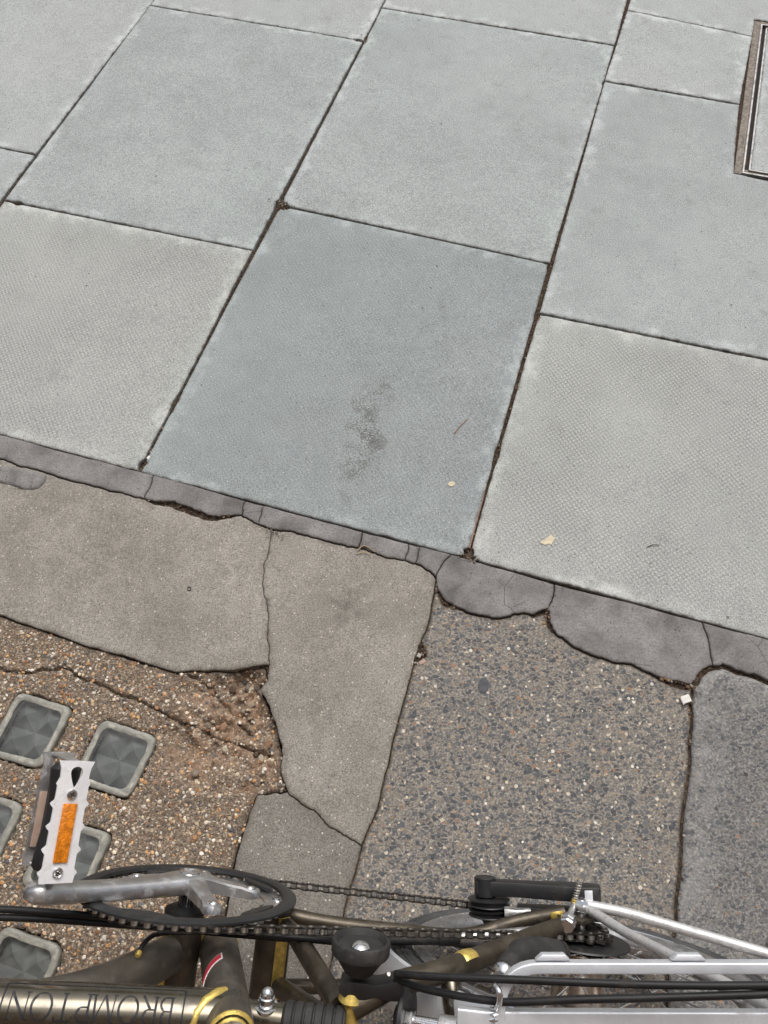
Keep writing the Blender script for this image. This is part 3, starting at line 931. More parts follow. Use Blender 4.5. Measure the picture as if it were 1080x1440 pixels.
# ---- slab of exposed blue and tan aggregate
ag_top = [p.copy() for p in LOWG['h']] + [p.copy() for p in LOWG['i'][1:-16]]
ja = jag(g2([(976, 961), (973, 985), (975, 1007), (972, 1062), (966, 1118), (960, 1184), (955, 1251), (952, 1305), (941, 1368), (938, 1433), (915, 1700), (838, 2600)]), 0.0016, 101, 0.006)
hi = g(774, 853)
agt = LOWG['h'][:-1] + [x for x in LOWG['i'] if (x - g(976, 961)).dot(UG) < -0.004]
# chipped corners of the slab: at the fillet joint and beside the screed
agt2 = []
for p in agt:
    q = p.copy()
    d = (q - g(770, 868)).length
    if d < 0.03:
        q -= VG * 0.011 * (1 - d / 0.03)
    d = (q - g(955, 962)).length
    if d < 0.04:
        q -= VG * 0.010 * (1 - d / 0.04)
    d = (q - g(622, 838)).length
    if d < 0.03:
        q -= VG * 0.012 * (1 - d / 0.03) - UG * 0.004
    agt2.append(q)
s2r_full = s2_r + s3_r[1:]
agl = []
for p in s2r_full[::-1]:
    q = p.copy()
    d = (q - g(591, 918)).length
    if d < 0.02:
        q += UG * 0.019 * (1 - d / 0.02)
    agl.append(q)
agl[-1] = agt2[0]
AGG = piece('aggregate_slab', loop_of((agt2 + [ja[0]], 0.0025), (ja, 0.0045), ([ja[-1], agl[0]], 0), (agl, 0.002)), M_AGG, -0.003, 0.011, 0.0014, 20, (0.004, 0.0025), 71)
# ---- greyer, worn aggregate slab to its right
jt = jag(g2([(979, 966), (985, 955), (997, 943), (1017, 938), (1038, 947), (1062, 953), (1080, 961), (1250, 1015), (1950, 1195)]), 0.0018, 102, 0.006)
end = g(2400, 2600)
jb = [p.copy() for p in ja]; jb[0] = jt[0]
piece('aggregate_slab', loop_of((jt, 0.003), ([jt[-1], end, jb[-1]], 0), (jb[::-1], 0.004)), M_AGG2, 0.001, 0.011, 0.0014, 20, (0.010, 0.005), 72)

# ---- pebbly concrete of the pavement lights, crumbled at its right corner
crk_p = jag(g2([(-60, 936), (0, 940), (50, 943), (80, 940), (100, 945), (130, 958), (160, 974), (200, 988), (238, 1008), (256, 1014), (290, 1028), (335, 1046), (375, 1060)]), 0.004, 103, 0.006)
crk_q = jag(g2([(262, 948), (300, 975), (330, 1010), (352, 1035)]), 0.004, 104, 0.006)
BLOCKS = [((24, 971), (103, 995), (56, 1083), (-24, 1060)), ((142, 1009), (223, 1036), (180, 1125), (98, 1098)),
          ((-50, 1106), (34, 1130), (-12, 1225), (-96, 1200)), ((72, 1147), (158, 1172), (112, 1272), (24, 1245)),
          ((2, 1300), (89, 1332), (44, 1440), (-46, 1408)), ((-104, 1242), (-18, 1268), (-64, 1378), (-150, 1350))]
def round_quad(q, r, k=4):
    out = []
    for i in range(4):
        p, a, b = q[i], q[i - 1], q[(i + 1) % 4]
        da = (a - p).normalized() * r; db = (b - p).normalized() * r
        for j in range(k + 1):
            t = j / k
            out.append(p + da * (1 - t) ** 2 + db * t * t)
    return out
block_loops = [round_quad(g2(b), 0.016) for b in BLOCKS]
hole_c = [(g(330, 985), 0.085, 0.035), (g(372, 1040), 0.035, 0.07), (g(300, 1040), 0.075, 0.06), (g(352, 960), 0.05, 0.02)]
def peb_z(V, z, ed):
    x, y = V[:, 0], V[:, 1]
    br = np.zeros(len(V))
    for (c, rx, ry) in hole_c:
        dx = (x - c.x) * UG.x + (y - c.y) * UG.y; dy = (x - c.x) * VG.x + (y - c.y) * VG.y
        br = np.maximum(br, np.clip(1.25 - np.sqrt((dx / rx) ** 2 + (dy / ry) ** 2), 0, 1))
    br = np.clip(br * 1.3 + fbm(x, y, 30, 3, 3) * 0.5 * (br > 0), 0, 1)
    z = z - 0.016 * br + br * (0.018 * fbm(x, y, 30, 4, 8) + 0.016 * fbm(x, y, 95, 3, 12))
    for crk, w, dep in ((crk_p, 0.0022, 0.009), (crk_q, 0.0022, 0.007)):
        A = np.array([(p.x, p.y) for p in crk])
        dd = np.full(len(V), 1e9)
        for a, b in zip(A[:-1], A[1:]):
            ab = b - a; t = np.clip(((V - a) @ ab) / (ab @ ab), 0, 1)
            dd = np.minimum(dd, np.linalg.norm(V - a - t[:, None] * ab, axis=1))
        z = z - dep * np.clip(1 - dd / w, 0, 1) ** 0.7
        z = z + 0.0022 * np.clip(1 - np.abs(dd - 0.006) / 0.006, 0, 1) * (dd > w)
    for lp in block_loops:
        ins = inside(V, lp); d = edge_dist(V, lp)
        z = np.where(ins, z - 0.032, z - 0.0016 * np.clip(1 - d / 0.006, 0, 1))
    return z, br
PEBS = piece('pebbly_concrete', inset(jag(peb_loop + [peb_loop[0]], 0.0015, 105, 0.006)[:-1], [0.0012] * (len(jag(peb_loop + [peb_loop[0]], 0.0015, 105, 0.006)) - 1)), M_PEB, -0.0045, 0.0042, 0.0022, 26, (0.005, 0.003), 81, zfun=peb_z,
             extra=(crk_p + crk_p[::-1], [p + VG * o_ for p in crk_p + crk_q for o_ in (-0.0022, 0.0, 0.0022)]))

# ---- glass blocks of the pavement lights
kr = NT('frosted_glass_rim')
pr = kr.geo_pos()
e1 = kr.attr('edge')
wr = kr.noise(70, 4, 0.6, pr)
rc = kr.mix(kr.ramp(wr, 0.35, 0.65), (0.19, 0.19, 0.165), (0.27, 0.268, 0.235))
rc = kr.mix(kr.math('MULTIPLY', kr.ramp(kr.attr('lip'), 0.1, 0.8), kr.ramp(kr.noise(38, 4, 0.65, pr), 0.46, 0.60)), rc, (0.40, 0.39, 0.335))
rc = kr.mix(kr.ramp(kr.noise(330, 3, 0.6, pr), 0.4, 0.7, 0, 0.4), rc, (0.17, 0.165, 0.145))
M_RIM = kr.out(rc, 0.5, 0, kr.bump(wr, 0.002, 0.5), 0.5)
kg = NT('deep_glass_facet')
ft = kg.attr('facet')
M_FACET = kg.out(kg.mix(kg.noise(60, 3, 0.6, kg.geo_pos()), (0.20, 0.21, 0.21), (0.28, 0.29, 0.288)), 0.42, 0.0, None, 0.8)
kp = NT('worn_clear_glass')
kp.t.nodes.remove(kp.b)
tr = kp.n('BsdfTransparent'); tr.inputs[0].default_value = (0.80, 0.83, 0.82, 1)
gl = kp.n('BsdfAnisotropic'); gl.inputs['Roughness'].default_value = 0.22; gl.inputs['Color'].default_value = (0.9, 0.93, 0.95, 1)
df = kp.n('BsdfDiffuse'); df.inputs['Color'].default_value = (0.33, 0.33, 0.31, 1)
fr = kp.n('Fresnel'); fr.inputs['IOR'].default_value = 1.5
m1 = kp.n('MixShader'); kp.link(fr.outputs[0], m1.inputs[0]); kp.link(tr.outputs[0], m1.inputs[1]); kp.link(gl.outputs[0], m1.inputs[2])
m2 = kp.n('MixShader'); kp.link(kp.ramp(kp.noise(45, 5, 0.7, kp.geo_pos()), 0.35, 0.75, 0.04, 0.24), m2.inputs[0]); kp.link(m1.outputs[0], m2.inputs[1]); kp.link(df.outputs[0], m2.inputs[2])
kp.link(m2.outputs[0], kp.t.nodes['Material Output'].inputs['Surface'])
M_PANE = kp.m

def wobble(loop, amp, seed):
    rng = random.Random(seed)
    out = []
    n = len(loop)
    c = sum(loop, Vector((0, 0))) / n
    for i, p in enumerate(loop):
        q = loop[(i + 1) % n]
        m = max(1, int((q - p).length / 0.006))
        for j in range(m):
            x = p + (q - p) * j / m
            out.append(x + (c - x).normalized() * rng.uniform(-amp, amp))
    return out
for bi, q in enumerate(BLOCKS):
    Q = g2(q)
    c = sum(Q, Vector((0, 0))) / 4
    outer = wobble(round_quad(Q, 0.016), 0.0006, bi)
    outer = inset(outer, [0.0004] * len(outer))
    rng = random.Random(bi + 5)
    ex, ey = (Q[1] - Q[0]), (Q[2] - Q[1])
    lx = ex.length / 2; ly = ey.length / 2
    n = len(outer)
    m = MB()
    # rim section from outside to inside: arris, crown, bevel down to the lens
    rings = []
    for fr_, z in ((1.0, -0.030), (1.0, -0.0042), (0.985, -0.0024), (0.965, -0.0016), (0.88, -0.0013), (0.82, -0.0017), (0.79, -0.0024), (0.785, -0.013)):
        ring = []
        for i, p in enumerate(outer):
            w = fr_
            if 0.78 < fr_ < 0.85:
                w = fr_ + 0.014 * math.sin(i * 0.33 + bi * 2) + rng.uniform(-0.006, 0.006)
            ring.append((c.x + (p.x - c.x) * w, c.y + (p.y - c.y) * w, z + (0.0004 * math.sin(i * 0.9) if -0.003 < z else 0)))
        rings.append(ring)
    for ring in rings:
        m.v += ring
    for j in range(len(rings) - 1):
        for i in range(n):
            m.f.append([j * n + i, j * n + (i + 1) % n, (j + 1) * n + (i + 1) % n, (j + 1) * n + i])
    blk = m.build('glass_block', M_RIM, PAV, smooth=50)
    la_ = blk.data.attributes.new('lip', 'FLOAT', 'POINT')
    for v in blk.data.vertices:
        u = max(abs((v.co.xy - c).dot(ex.normalized())) / lx, abs((v.co.xy - c).dot(ey.normalized())) / ly)
        la_.data[v.index].value = 1.0 - min(1.0, abs(u - 0.84) / 0.07)
    # prismatic underside of the lens: four little pyramids of four facets
    X, Y_ = ex.normalized() * lx * 0.80, -ey.normalized() * ly * 0.80
    for sx in (-1, 1):
        for sy in (-1, 1):
            pm = MB()
            a = [c + X * (sx * u) + Y_ * (sy * v) for u, v in ((0, 0), (1.06, 0), (1.06, 1.06), (0, 1.06))]
            apex = c + X * sx * 0.5 + Y_ * sy * 0.5
            pm.add([(p.x, p.y, -0.024) for p in a] + [(apex.x, apex.y, -0.0052)], [[0, 1, 4], [1, 2, 4], [2, 3, 4], [3, 0, 4]])
            pm.build('prism_lens', M_FACET, blk, smooth=0)
    pn = MB()
    ring = [(c.x + (p.x - c.x) * 0.825, c.y + (p.y - c.y) * 0.825, -0.0030) for p in outer]
    inner = [(c.x + (p.x - c.x) * 0.66, c.y + (p.y - c.y) * 0.66, -0.0022) for p in outer]
    pn.add(ring + inner + [(c.x, c.y, -0.0020)], [[i, (i + 1) % n, n + (i + 1) % n, n + i] for i in range(n)] + [[n + i, n + (i + 1) % n, 2 * n] for i in range(n)])
    pn.build('pane', M_PANE, blk, smooth=60)

# ---- gravel of the pebbly concrete
rng = random.Random(4)
PCOL = [(0.58, 0.41, 0.25), (0.60, 0.36, 0.17), (0.72, 0.62, 0.47), (0.52, 0.29, 0.13), (0.74, 0.70, 0.62), BRN, (0.14, 0.12, 0.10), TAN, (0.40, 0.32, 0.235), CREAM, (0.5, 0.40, 0.27), ORANGE, (0.30, 0.14, 0.06), WHITE, (0.125, 0.125, 0.13), (0.2, 0.175, 0.15)]
deps = bpy.context.evaluated_depsgraph_get()
from mathutils.bvhtree import BVHTree
bm_ = PEBS.data
bvh = BVHTree.FromPolygons([v.co[:] for v in bm_.vertices], [p.vertices[:] for p in bm_.polygons])
def peb_h(x, y):
    hit = bvh.ray_cast(Vector((x, y, 1)), Vector((0, 0, -1)))
    return hit[0].z if hit[0] else None
lo = Vector((-0.62, -0.18)); hi_ = Vector((-0.08, 0.52))
def shade(c, f):
    return tuple(min(1.0, x * f) for x in c)
def in_blocks(p, m=0.004):
    for lp in block_loops:
        if inside(np.array([(p.x, p.y)]), lp)[0]:
            return True
    return False
small = []
tries = 0
while len(small) < 4800 and tries < 15000:
    tries += 1
    p = Vector((rng.uniform(lo.x, hi_.x), rng.uniform(lo.y, hi_.y)))
    z = peb_h(p.x, p.y)
    if z is None or in_blocks(p):
        continue
    s = 0.0011 + 0.0027 * rng.random() ** 2.4
    small.append((p.x, p.y, z + s * 0.05, s, shade(rng.choice(PCOL), rng.uniform(0.75, 1.15)), 0.55))
st = stone_stuff('gravel', small, M_STONE, PAV); st['kind'] = 'stuff'
# loose stones of the crumbled corner, pickable one by one
n_big = 0
tries = 0
while n_big < 100 and tries < 4000:
    tries += 1
    cx = rng.choice(hole_c)
    p = cx[0] + UG * rng.gauss(0, cx[1] * 0.5) + VG * rng.gauss(0, cx[2] * 0.55)
    z = peb_h(p.x, p.y)
    if z is None or in_blocks(p):
        continue
    s = 0.0024 + 0.0068 * rng.random() ** 2.8
    vs, fs = hexa(rng, (0, 0, 0), s, 0.62)
    me = bpy.data.meshes.new('stone'); me.from_pydata(vs, [], fs)
    c = shade(rng.choice([BRN, TAN, (0.30, 0.24, 0.18), (0.40, 0.32, 0.235), CREAM, ORANGE, (0.17, 0.165, 0.16), (0.22, 0.18, 0.145)]), rng.uniform(0.6, 1.0))
    ca = me.color_attributes.new('tint', 'FLOAT_COLOR', 'POINT')
    ca.data.foreach_set('color', np.array([(*c, 1)] * len(vs), np.float32).ravel())
    o = obj('stone', me, M_STONE, PAV)
    o.scale = (1, rng.uniform(0.6, 1.0), rng.uniform(0.4, 0.9))
    o.location = (p.x, p.y, z + s * 0.05)
    o.rotation_euler = (rng.uniform(-.4, .4), rng.uniform(-.4, .4), rng.uniform(0, 6.28))
    n_big += 1

# ---- crumbs lying in the joints
items = []
def crumbs(pa, pb, n, spread=0.0025, z=-0.0062, smax=0.0022, cols=None):
    a, b = g(*pa), g(*pb)
    d = (b - a); nn = Vector((-d.y, d.x)).normalized()
    for _ in range(n):
        t = rng.random()
        p = a + d * t + nn * rng.gauss(0, spread)
        s = 0.0006 + smax * rng.random() ** 3
        c = rng.choice(cols or [(0.07, 0.04, 0.025), (0.12, 0.07, 0.04), (0.17, 0.10, 0.06), (0.05, 0.035, 0.03), (0.25, 0.17, 0.10), (0.3, 0.28, 0.25)])
        items.append((p.x, p.y, z + rng.uniform(0, 0.003), s, c, 0.5))
for pa, pb, n in (((656, 780), (758, 440), 110), ((772, 372), (880, 0), 120), ((196, 660), (352, 354), 230), ((398, 287), (540, 8), 120), ((5, 278), (208, 8), 100),
                  ((5, 281), (353, 352), 110), ((398, 289), (774, 371), 110), ((761, 441), (1080, 506), 150), ((510, 56), (215, 8), 60), ((545, 11), (862, 63), 60), ((0, 212), (42, 216), 30)):
    crumbs(pa, pb, n)
for pa, pb, n in (((613, 818), (640, 856), 60), ((772, 850), (770, 878), 60), ((930, 950), (980, 966), 90), ((206, 704), (320, 728), 70), ((578, 935), (605, 905), 60), ((500, 752), (512, 776), 40), ((976, 975), (955, 1290), 90), ((590, 900), (500, 1210), 60)):
    crumbs(pa, pb, n, 0.004, -0.005, 0.003)
for pa, pb, n in (((392, 284), (415, 292), 50), ((505, 50), (516, 60), 30), ((645, 780), (668, 790), 40), ((378, 742), (400, 756), 40)):
    crumbs(pa, pb, n, 0.004, 0.0, 0.002, [(0.2, 0.17, 0.14), (0.3, 0.27, 0.22), (0.12, 0.09, 0.07)])
st2 = stone_stuff('joint_crumbs', items, M_STONE, PAV); st2['kind'] = 'stuff'

# ------------------------------------------------------------------ sunken manhole tray
M_STEEL = plain('galvanised_steel', (0.32, 0.32, 0.32), 0.55, 0.8, 0.3, 60, 0.0006, ((0.09, 0.075, 0.06), 0.85))
M_DARKGAP = plain('dark_gap', (0.035, 0.029, 0.024), 0.95, 0, 0.5, 300, 0.003)  # near-black fill for the tray gap, screw slots and elbow mouth
M_BED = plain('brown_bedding_mortar', (0.27, 0.24, 0.205), 0.95, 0, 0.4, 130, 0.003, ((0.10, 0.08, 0.065), 0.6))
cx3 = M1.to_3d()
TRAY = tag(empty('manhole_cover', cx3), 'steel rimmed sunken manhole cover filled with paving concrete', 'manhole cover')
TL = (M0 - M1).length
TRAY.rotation_euler = (0, 0, math.atan2(mper.y, mper.x))     # local x across, local y along the left side
W = TW
def frame_ring(name, x0, y0, x1, y1, w, z0, z1, mat, bev=0.0006):
    m = MB()
    o = [(x0, y0), (x1, y0), (x1, y1), (x0, y1)]; i_ = [(x0 + w, y0 + w), (x1 - w, y0 + w), (x1 - w, y1 - w), (x0 + w, y1 - w)]
    vs = [(*p, z1) for p in o] + [(*p, z1) for p in i_] + [(*p, z0) for p in o] + [(*p, z0) for p in i_]
    fs = []
    for k in range(4):
        n_ = (k + 1) % 4
        fs += [[k, n_, 4 + n_, 4 + k], [8 + k, 12 + k, 12 + n_, 8 + n_], [k, 8 + k, 8 + n_, n_], [4 + k, 4 + n_, 12 + n_, 12 + k]]
    m.add(vs, fs)
    return m.build(name, mat, TRAY, smooth=0, bevel=bev)
frame_ring('bedding_mortar', 0.0012, 0.004, W, TL - 0.001, 0.017, -0.03, -0.0025, M_BED, 0.001)
frame_ring('frame', 0.0175, 0.0035, W - 0.017, TL - 0.017, 0.0042, -0.03, 0.0012, M_STEEL)
frame_ring('tray_edge', 0.0305, 0.0165, W - 0.030, TL - 0.030, 0.004, -0.03, 0.0010, M_STEEL)
gm = MB(); gm.box((W / 2, TL / 2, -0.0165), (W - 0.045, TL - 0.030, 0.02)); gm.build('gap_floor', M_DARKGAP, TRAY, smooth=0)
M_INF = screed_material('tray_infill_concrete', 1.15)
fl = [Vector((0.0349, 0.0212)), Vector((W - 0.035, 0.0212)), Vector((W - 0.035, TL - 0.0345)), Vector((0.0349, TL - 0.0345))]
inf = piece('infill', jag(fl + [fl[0]], 0.0006, 5)[:-1], M_SLAB['far'], -0.001, 0.012, 0.0008, 20, (0.004, 0.003), 300, depth=0.015, parent=TRAY)

# ------------------------------------------------------------------ litter
def flake(name, label, cat, px, py, outline, rot, mat, t=0.0008, curl=0.0015, z=0.0008, group=None):
    p = g(px, py)
    n = len(outline)
    ca, sa = math.cos(rot), math.sin(rot)
    P = [Vector((x * ca - y * sa, x * sa + y * ca)) for x, y in outline]
    R = max(q.length for q in P)
    vs = []
    for k, f in enumerate((1.0, 0.55)):
        for q in P:
            q2 = q * f
            vs.append((q2.x, q2.y, t + curl * ((q2.x / R) ** 2 * 0.8 + 0.3 * math.sin(q2.y / R * 4))))
    vs.append((0, 0, t))
    top = len(vs)
    vs += [(q.x, q.y, curl * ((q.x / R) ** 2 * 0.8 + 0.3 * math.sin(q.y / R * 4))) for q in P]
    fs = [[i, (i + 1) % n, n + (i + 1) % n, n + i] for i in range(n)] + [[n + i, n + (i + 1) % n, 2 * n] for i in range(n)]
    fs += [[(i + 1) % n, i, top + i, top + (i + 1) % n] for i in range(n)] + [[top + i for i in range(n)][::-1]]
    m = MB(); m.add(vs, fs)
    o = m.build(name, mat, None, smooth=35)
    o.location = (p.x, p.y, z)
    return tag(o, label, cat, group)
M_CREAM = plain('dry_cream_flake', (0.62, 0.55, 0.40), 0.8, 0, 0.15, 90, 0.0006)
M_CHALK = plain('white_chip', (0.72, 0.71, 0.68), 0.7, 0, 0.1, 90, 0.0004)
M_TWIG = plain('reddish_twig', (0.30, 0.19, 0.15), 0.8, 0, 0.3, 200, 0.0005)
M_DTWIG = plain('dark_twig', (0.07, 0.05, 0.04), 0.8, 0, 0.3, 200, 0.0005)
M_STRAW = plain('dry_straw', (0.45, 0.36, 0.22), 0.8, 0, 0.25, 200, 0.0005)
mm = 0.001
flake('leaf_scrap', 'torn cream leaf scrap lying on the pimpled slab at the right', 'leaf scrap', 770, 760,
      [(-13 * mm, -6 * mm), (-5 * mm, -9 * mm), (2 * mm, -6 * mm), (6 * mm, -8 * mm), (9 * mm, -1 * mm), (13 * mm, 4 * mm), (5 * mm, 10 * mm), (1 * mm, 5 * mm), (-3 * mm, 4 * mm), (-4 * mm, -1 * mm), (-9 * mm, -1 * mm)], -0.1, M_CREAM)
flake('leaf_scrap', 'small round cream flake on the dark stained slab', 'leaf scrap', 635, 681,
      [(-6 * mm, -2 * mm), (-2 * mm, -4.5 * mm), (4 * mm, -4 * mm), (6.5 * mm, 0), (4 * mm, 4 * mm), (-2 * mm, 4.5 * mm), (-6 * mm, 2 * mm)], 0.2, M_CREAM)
def chip(label, px, py, s, rot, mat, z=0.0, name='stone_chip', cat='stone chip', grp=None):
    p = g(px, py)
    m = MB(); m.box((0, 0, 0), s)
    o = m.build(name, mat, None, smooth=0, bevel=min(s) * 0.22)
    for v in o.data.vertices:
        r_ = random.Random(int(v.co.x * 1e6) ^ int(px))
        v.co += Vector((r_.uniform(-1, 1), r_.uniform(-1, 1), 0)) * s[0] * 0.06
    o.location = (p.x, p.y, z + s[2] / 2); o.rotation_euler = (0.1, -0.08, rot)
    return tag(o, label, cat, grp)
chip('white chip lying beside the joint between the two aggregate slabs', 965, 984, (0.0145, 0.0115, 0.005), 0.25, M_CHALK, -0.002)
chip('tiny white chip in the joint left of the dark stained slab', 209, 643, (0.007, 0.006, 0.004), 0.7, M_CHALK, -0.004)
M_PINK = plain('pinkish_chip', (0.45, 0.33, 0.27), 0.75, 0, 0.2, 90, 0.0005)
chip('pinkish white chip in the chipped notch beside the screed, the lower of two', 594, 930, (0.011, 0.006, 0.005), 0.5, M_PINK, -0.006)
chip('grey white chip in the chipped notch beside the screed, the upper of two', 589, 921, (0.007, 0.006, 0.005), 1.1, plain('pale_grey_chip', (0.42, 0.41, 0.39), 0.8), -0.006)
flake('stone', 'dark flat stone set in the aggregate slab, a little right of its notch', 'stone', 680, 963,
      [(-8 * mm, -4 * mm), (-4 * mm, -11 * mm), (4 * mm, -12 * mm), (8 * mm, -5 * mm), (7.5 * mm, 6 * mm), (2 * mm, 12.5 * mm), (-5 * mm, 10 * mm), (-8 * mm, 4 * mm)], -0.25, plain('slate_stone', (0.075, 0.08, 0.09), 0.8, 0, 0.3, 120, 0.0006), 0.0006, 0.0003, -0.0028)
def twig(label, pts, r, mat, z=0.0018):
    P = []
    for i, q in enumerate(pts):
        w = g(*q); P.append((w.x, w.y, z + 0.0006 * (i % 2)))
    o_ = Vector(P[0])
    m = MB(); m.tube(curve([Vector(p) - o_ for p in P], 4), [r * (1 - 0.4 * i / (4 * (len(P) - 1))) for i in range(4 * (len(P) - 1) + 1)], 6)
    o = m.build('twig', mat, None); o.location = o_
    return tag(o, label, 'twig')
twig('short reddish twig lying on the dark stained slab', [(639, 610), (644, 603), (650, 597), (657, 590)], 0.0012, M_TWIG)
twig('short dark twig on the pimpled slab at the right', [(910, 770), (918, 767), (928, 767)], 0.0008, M_DTWIG)
twig('long brown stalk lying in the joint right of the stained slab', [(660, 770), (667, 744), (676, 712), (682, 690)], 0.0016, M_TWIG, -0.003)
twig('thin dark stalk lying in the joint right of the stained slab', [(676, 700), (684, 680), (688, 660)], 0.0013, M_DTWIG, -0.002)
twig('pale straw bent over the broken mortar fillet', [(503, 774), (511, 768), (520, 771), (528, 777)], 0.0009, M_STRAW, 0.001)
twig('pale straw lying flat below the broken mortar fillet', [(502, 779), (512, 777), (524, 780)], 0.0008, M_STRAW, 0.001)
# small ring pressed into the screed
p = g(266, 828)
m = MB()
m.lathe([(0.0024, 0.0), (0.0036, 0.0005), (0.0039, 0.0012), (0.0033, 0.0019), (0.0023, 0.0013), (0.0024, 0.0)], (0, 0, 0), (0, 0, 1), 14)
o = m.build('washer', plain('dull_lead', (0.10, 0.095, 0.09), 0.6, 0.3), None); o.location = (p.x, p.y, -0.0005)
tag(o, 'small dull metal ring pressed into the screed', 'washer')
# ------------------------------------------------------------------ bicycle (x to the rear, y to its right, z up; it leans towards the rider's side)
def metal(name, col, rough, var=0.15, sc=50, dirt=None, bump=0.0, coat=0.0, metallic=1.0):
    m = plain(name, col, rough, metallic, var, sc, bump, dirt)
    if coat:
        b = m.node_tree.nodes['Principled BSDF']
        b.inputs['Coat Weight'].default_value = coat
        b.inputs['Coat Roughness'].default_value = 0.08
    return m
GRIME = ((0.035, 0.03, 0.025), 0.75)
M_RAW = metal('lacquered_raw_steel', (0.105, 0.092, 0.066), 0.26, 0.2, 45, ((0.07, 0.058, 0.042), 0.35), 0.0, 0.8, 0.85)
M_SATIN = metal('satin_lacquered_steel', (0.150, 0.135, 0.112), 0.46, 0.2, 50, ((0.08, 0.068, 0.055), 0.5), 0.0002, 0.15, 0.7)
M_BROWN = metal('dull_brown_steel', (0.098, 0.082, 0.060), 0.48, 0.3, 60, ((0.05, 0.04, 0.03), 0.75), 0.0003, 0.2, 0.8)
M_BRASS = metal('brazed_brass', (0.80, 0.60, 0.16), 0.34, 0.25, 160, ((0.22, 0.11, 0.03), 0.45), 0.0003, 0.3, 0.75)
M_ALLOY = metal('scuffed_alloy', (0.62, 0.62, 0.62), 0.38, 0.12, 90, ((0.12, 0.11, 0.10), 0.6), 0.0003)
M_PLATE = metal('bright_alloy_plate', (0.84, 0.85, 0.87), 0.45, 0.05, 60, ((0.36, 0.35, 0.33), 0.45), 0.0003, 0.0, 0.3)
M_RACK = metal('pale_anodised_alloy', (0.70, 0.73, 0.77), 0.42, 0.08, 40, ((0.30, 0.28, 0.26), 0.35), 0.0002, 0.0, 0.55)
M_CHROME = metal('bright_steel', (0.72, 0.73, 0.74), 0.16, 0.08, 70, ((0.15, 0.13, 0.11), 0.35))
M_NICKEL = metal('dusty_hub_shell', (0.50, 0.44, 0.38), 0.26, 0.2, 40, ((0.16, 0.11, 0.08), 0.6))
M_BLACK = plain('black_plastic', (0.015, 0.015, 0.016), 0.45, 0, 0.2, 50, 0.0002, ((0.06, 0.053, 0.046), 0.5))
M_GUARD = plain('satin_black_guard', (0.017, 0.018, 0.019), 0.42, 0, 0.15, 50, 0.0002, ((0.07, 0.065, 0.06), 0.35))
M_RUBBER = plain('dusty_rubber', (0.022, 0.021, 0.021), 0.7, 0, 0.3, 60, 0.0005, ((0.075, 0.066, 0.058), 0.5))
M_TYRE = plain('worn_tyre_rubber', (0.066, 0.067, 0.069), 0.65, 0, 0.25, 40, 0.0004, ((0.13, 0.12, 0.11), 0.5))
M_HOSE = plain('black_cable_housing', (0.012, 0.012, 0.013), 0.5, 0, 0.2, 60, 0.0, ((0.05, 0.045, 0.04), 0.4), 0.3)
M_CHAIN = metal('oily_chain_steel', (0.11, 0.10, 0.09), 0.42, 0.4, 180, ((0.02, 0.017, 0.014), 0.85))
M_ROLLER = metal('worn_chain_roller', (0.60, 0.58, 0.54), 0.3, 0.25, 200, ((0.16, 0.14, 0.12), 0.4))
M_AMBER = plain('amber_reflector_plastic', (0.72, 0.22, 0.006), 0.18, 0, 0.35, 200, 0.0012, None, 0.6, 520)
M_RED = plain('red_sticker', (0.50, 0.035, 0.06), 0.4, 0, 0.1, 50)
M_WHITE = plain('white_sticker_print', (0.72, 0.70, 0.70), 0.4, 0, 0.05, 50)
M_INK = plain('black_decal_ink', (0.006, 0.006, 0.010), 0.6, 0, 0.1, 80)
M_PINK2 = plain('pinkish_tan', (0.42, 0.31, 0.25), 0.4, 0, 0.15, 60)

M_RIMW = metal('braked_rim_alloy', (0.45, 0.45, 0.46), 0.5, 0.2, 120, ((0.09, 0.085, 0.08), 0.85), 0.0003)
BIKE = empty('bicycle', (0, 0.0150, 0))
BIKE.rotation_euler = (rad(14.02), 0, rad(-8.53))
tag(BIKE, 'folding bicycle of lacquered raw steel with silver rack standing on the pavement', 'bicycle')
V3 = Vector
def P(name, m, mat, par=None, **k):
    return m.build(name, mat, par or BIKE, **k)

# --- frame
mt_pts = curve([(-0.128, 0, 0.432), (-0.20, 0, 0.446), (-0.33, 0, 0.474), (-0.46, 0, 0.492), (-0.66, 0, 0.50)], 8)
MT_R = 0.0205
main = P('main_tube', MB().tube(mt_pts, MT_R, 32), M_RAW)
down = P('down_tube', MB().tube(curve([(-0.330, -0.004, 0.470), (-0.285, -0.004, 0.437), (-0.255, -0.003, 0.390), (-0.239, -0.001, 0.348), (-0.2270, 0.001, 0.312)], 6), 0.0185, 24), M_SATIN)
seat_t = P('seat_tube', MB().tube([(-0.200, 0, 0.225), (-0.178, 0, 0.295), (-0.142, 0, 0.412), (-0.1250, 0, 0.468)], [0.0195, 0.0195, 0.0195, 0.0195], 28), M_SATIN)
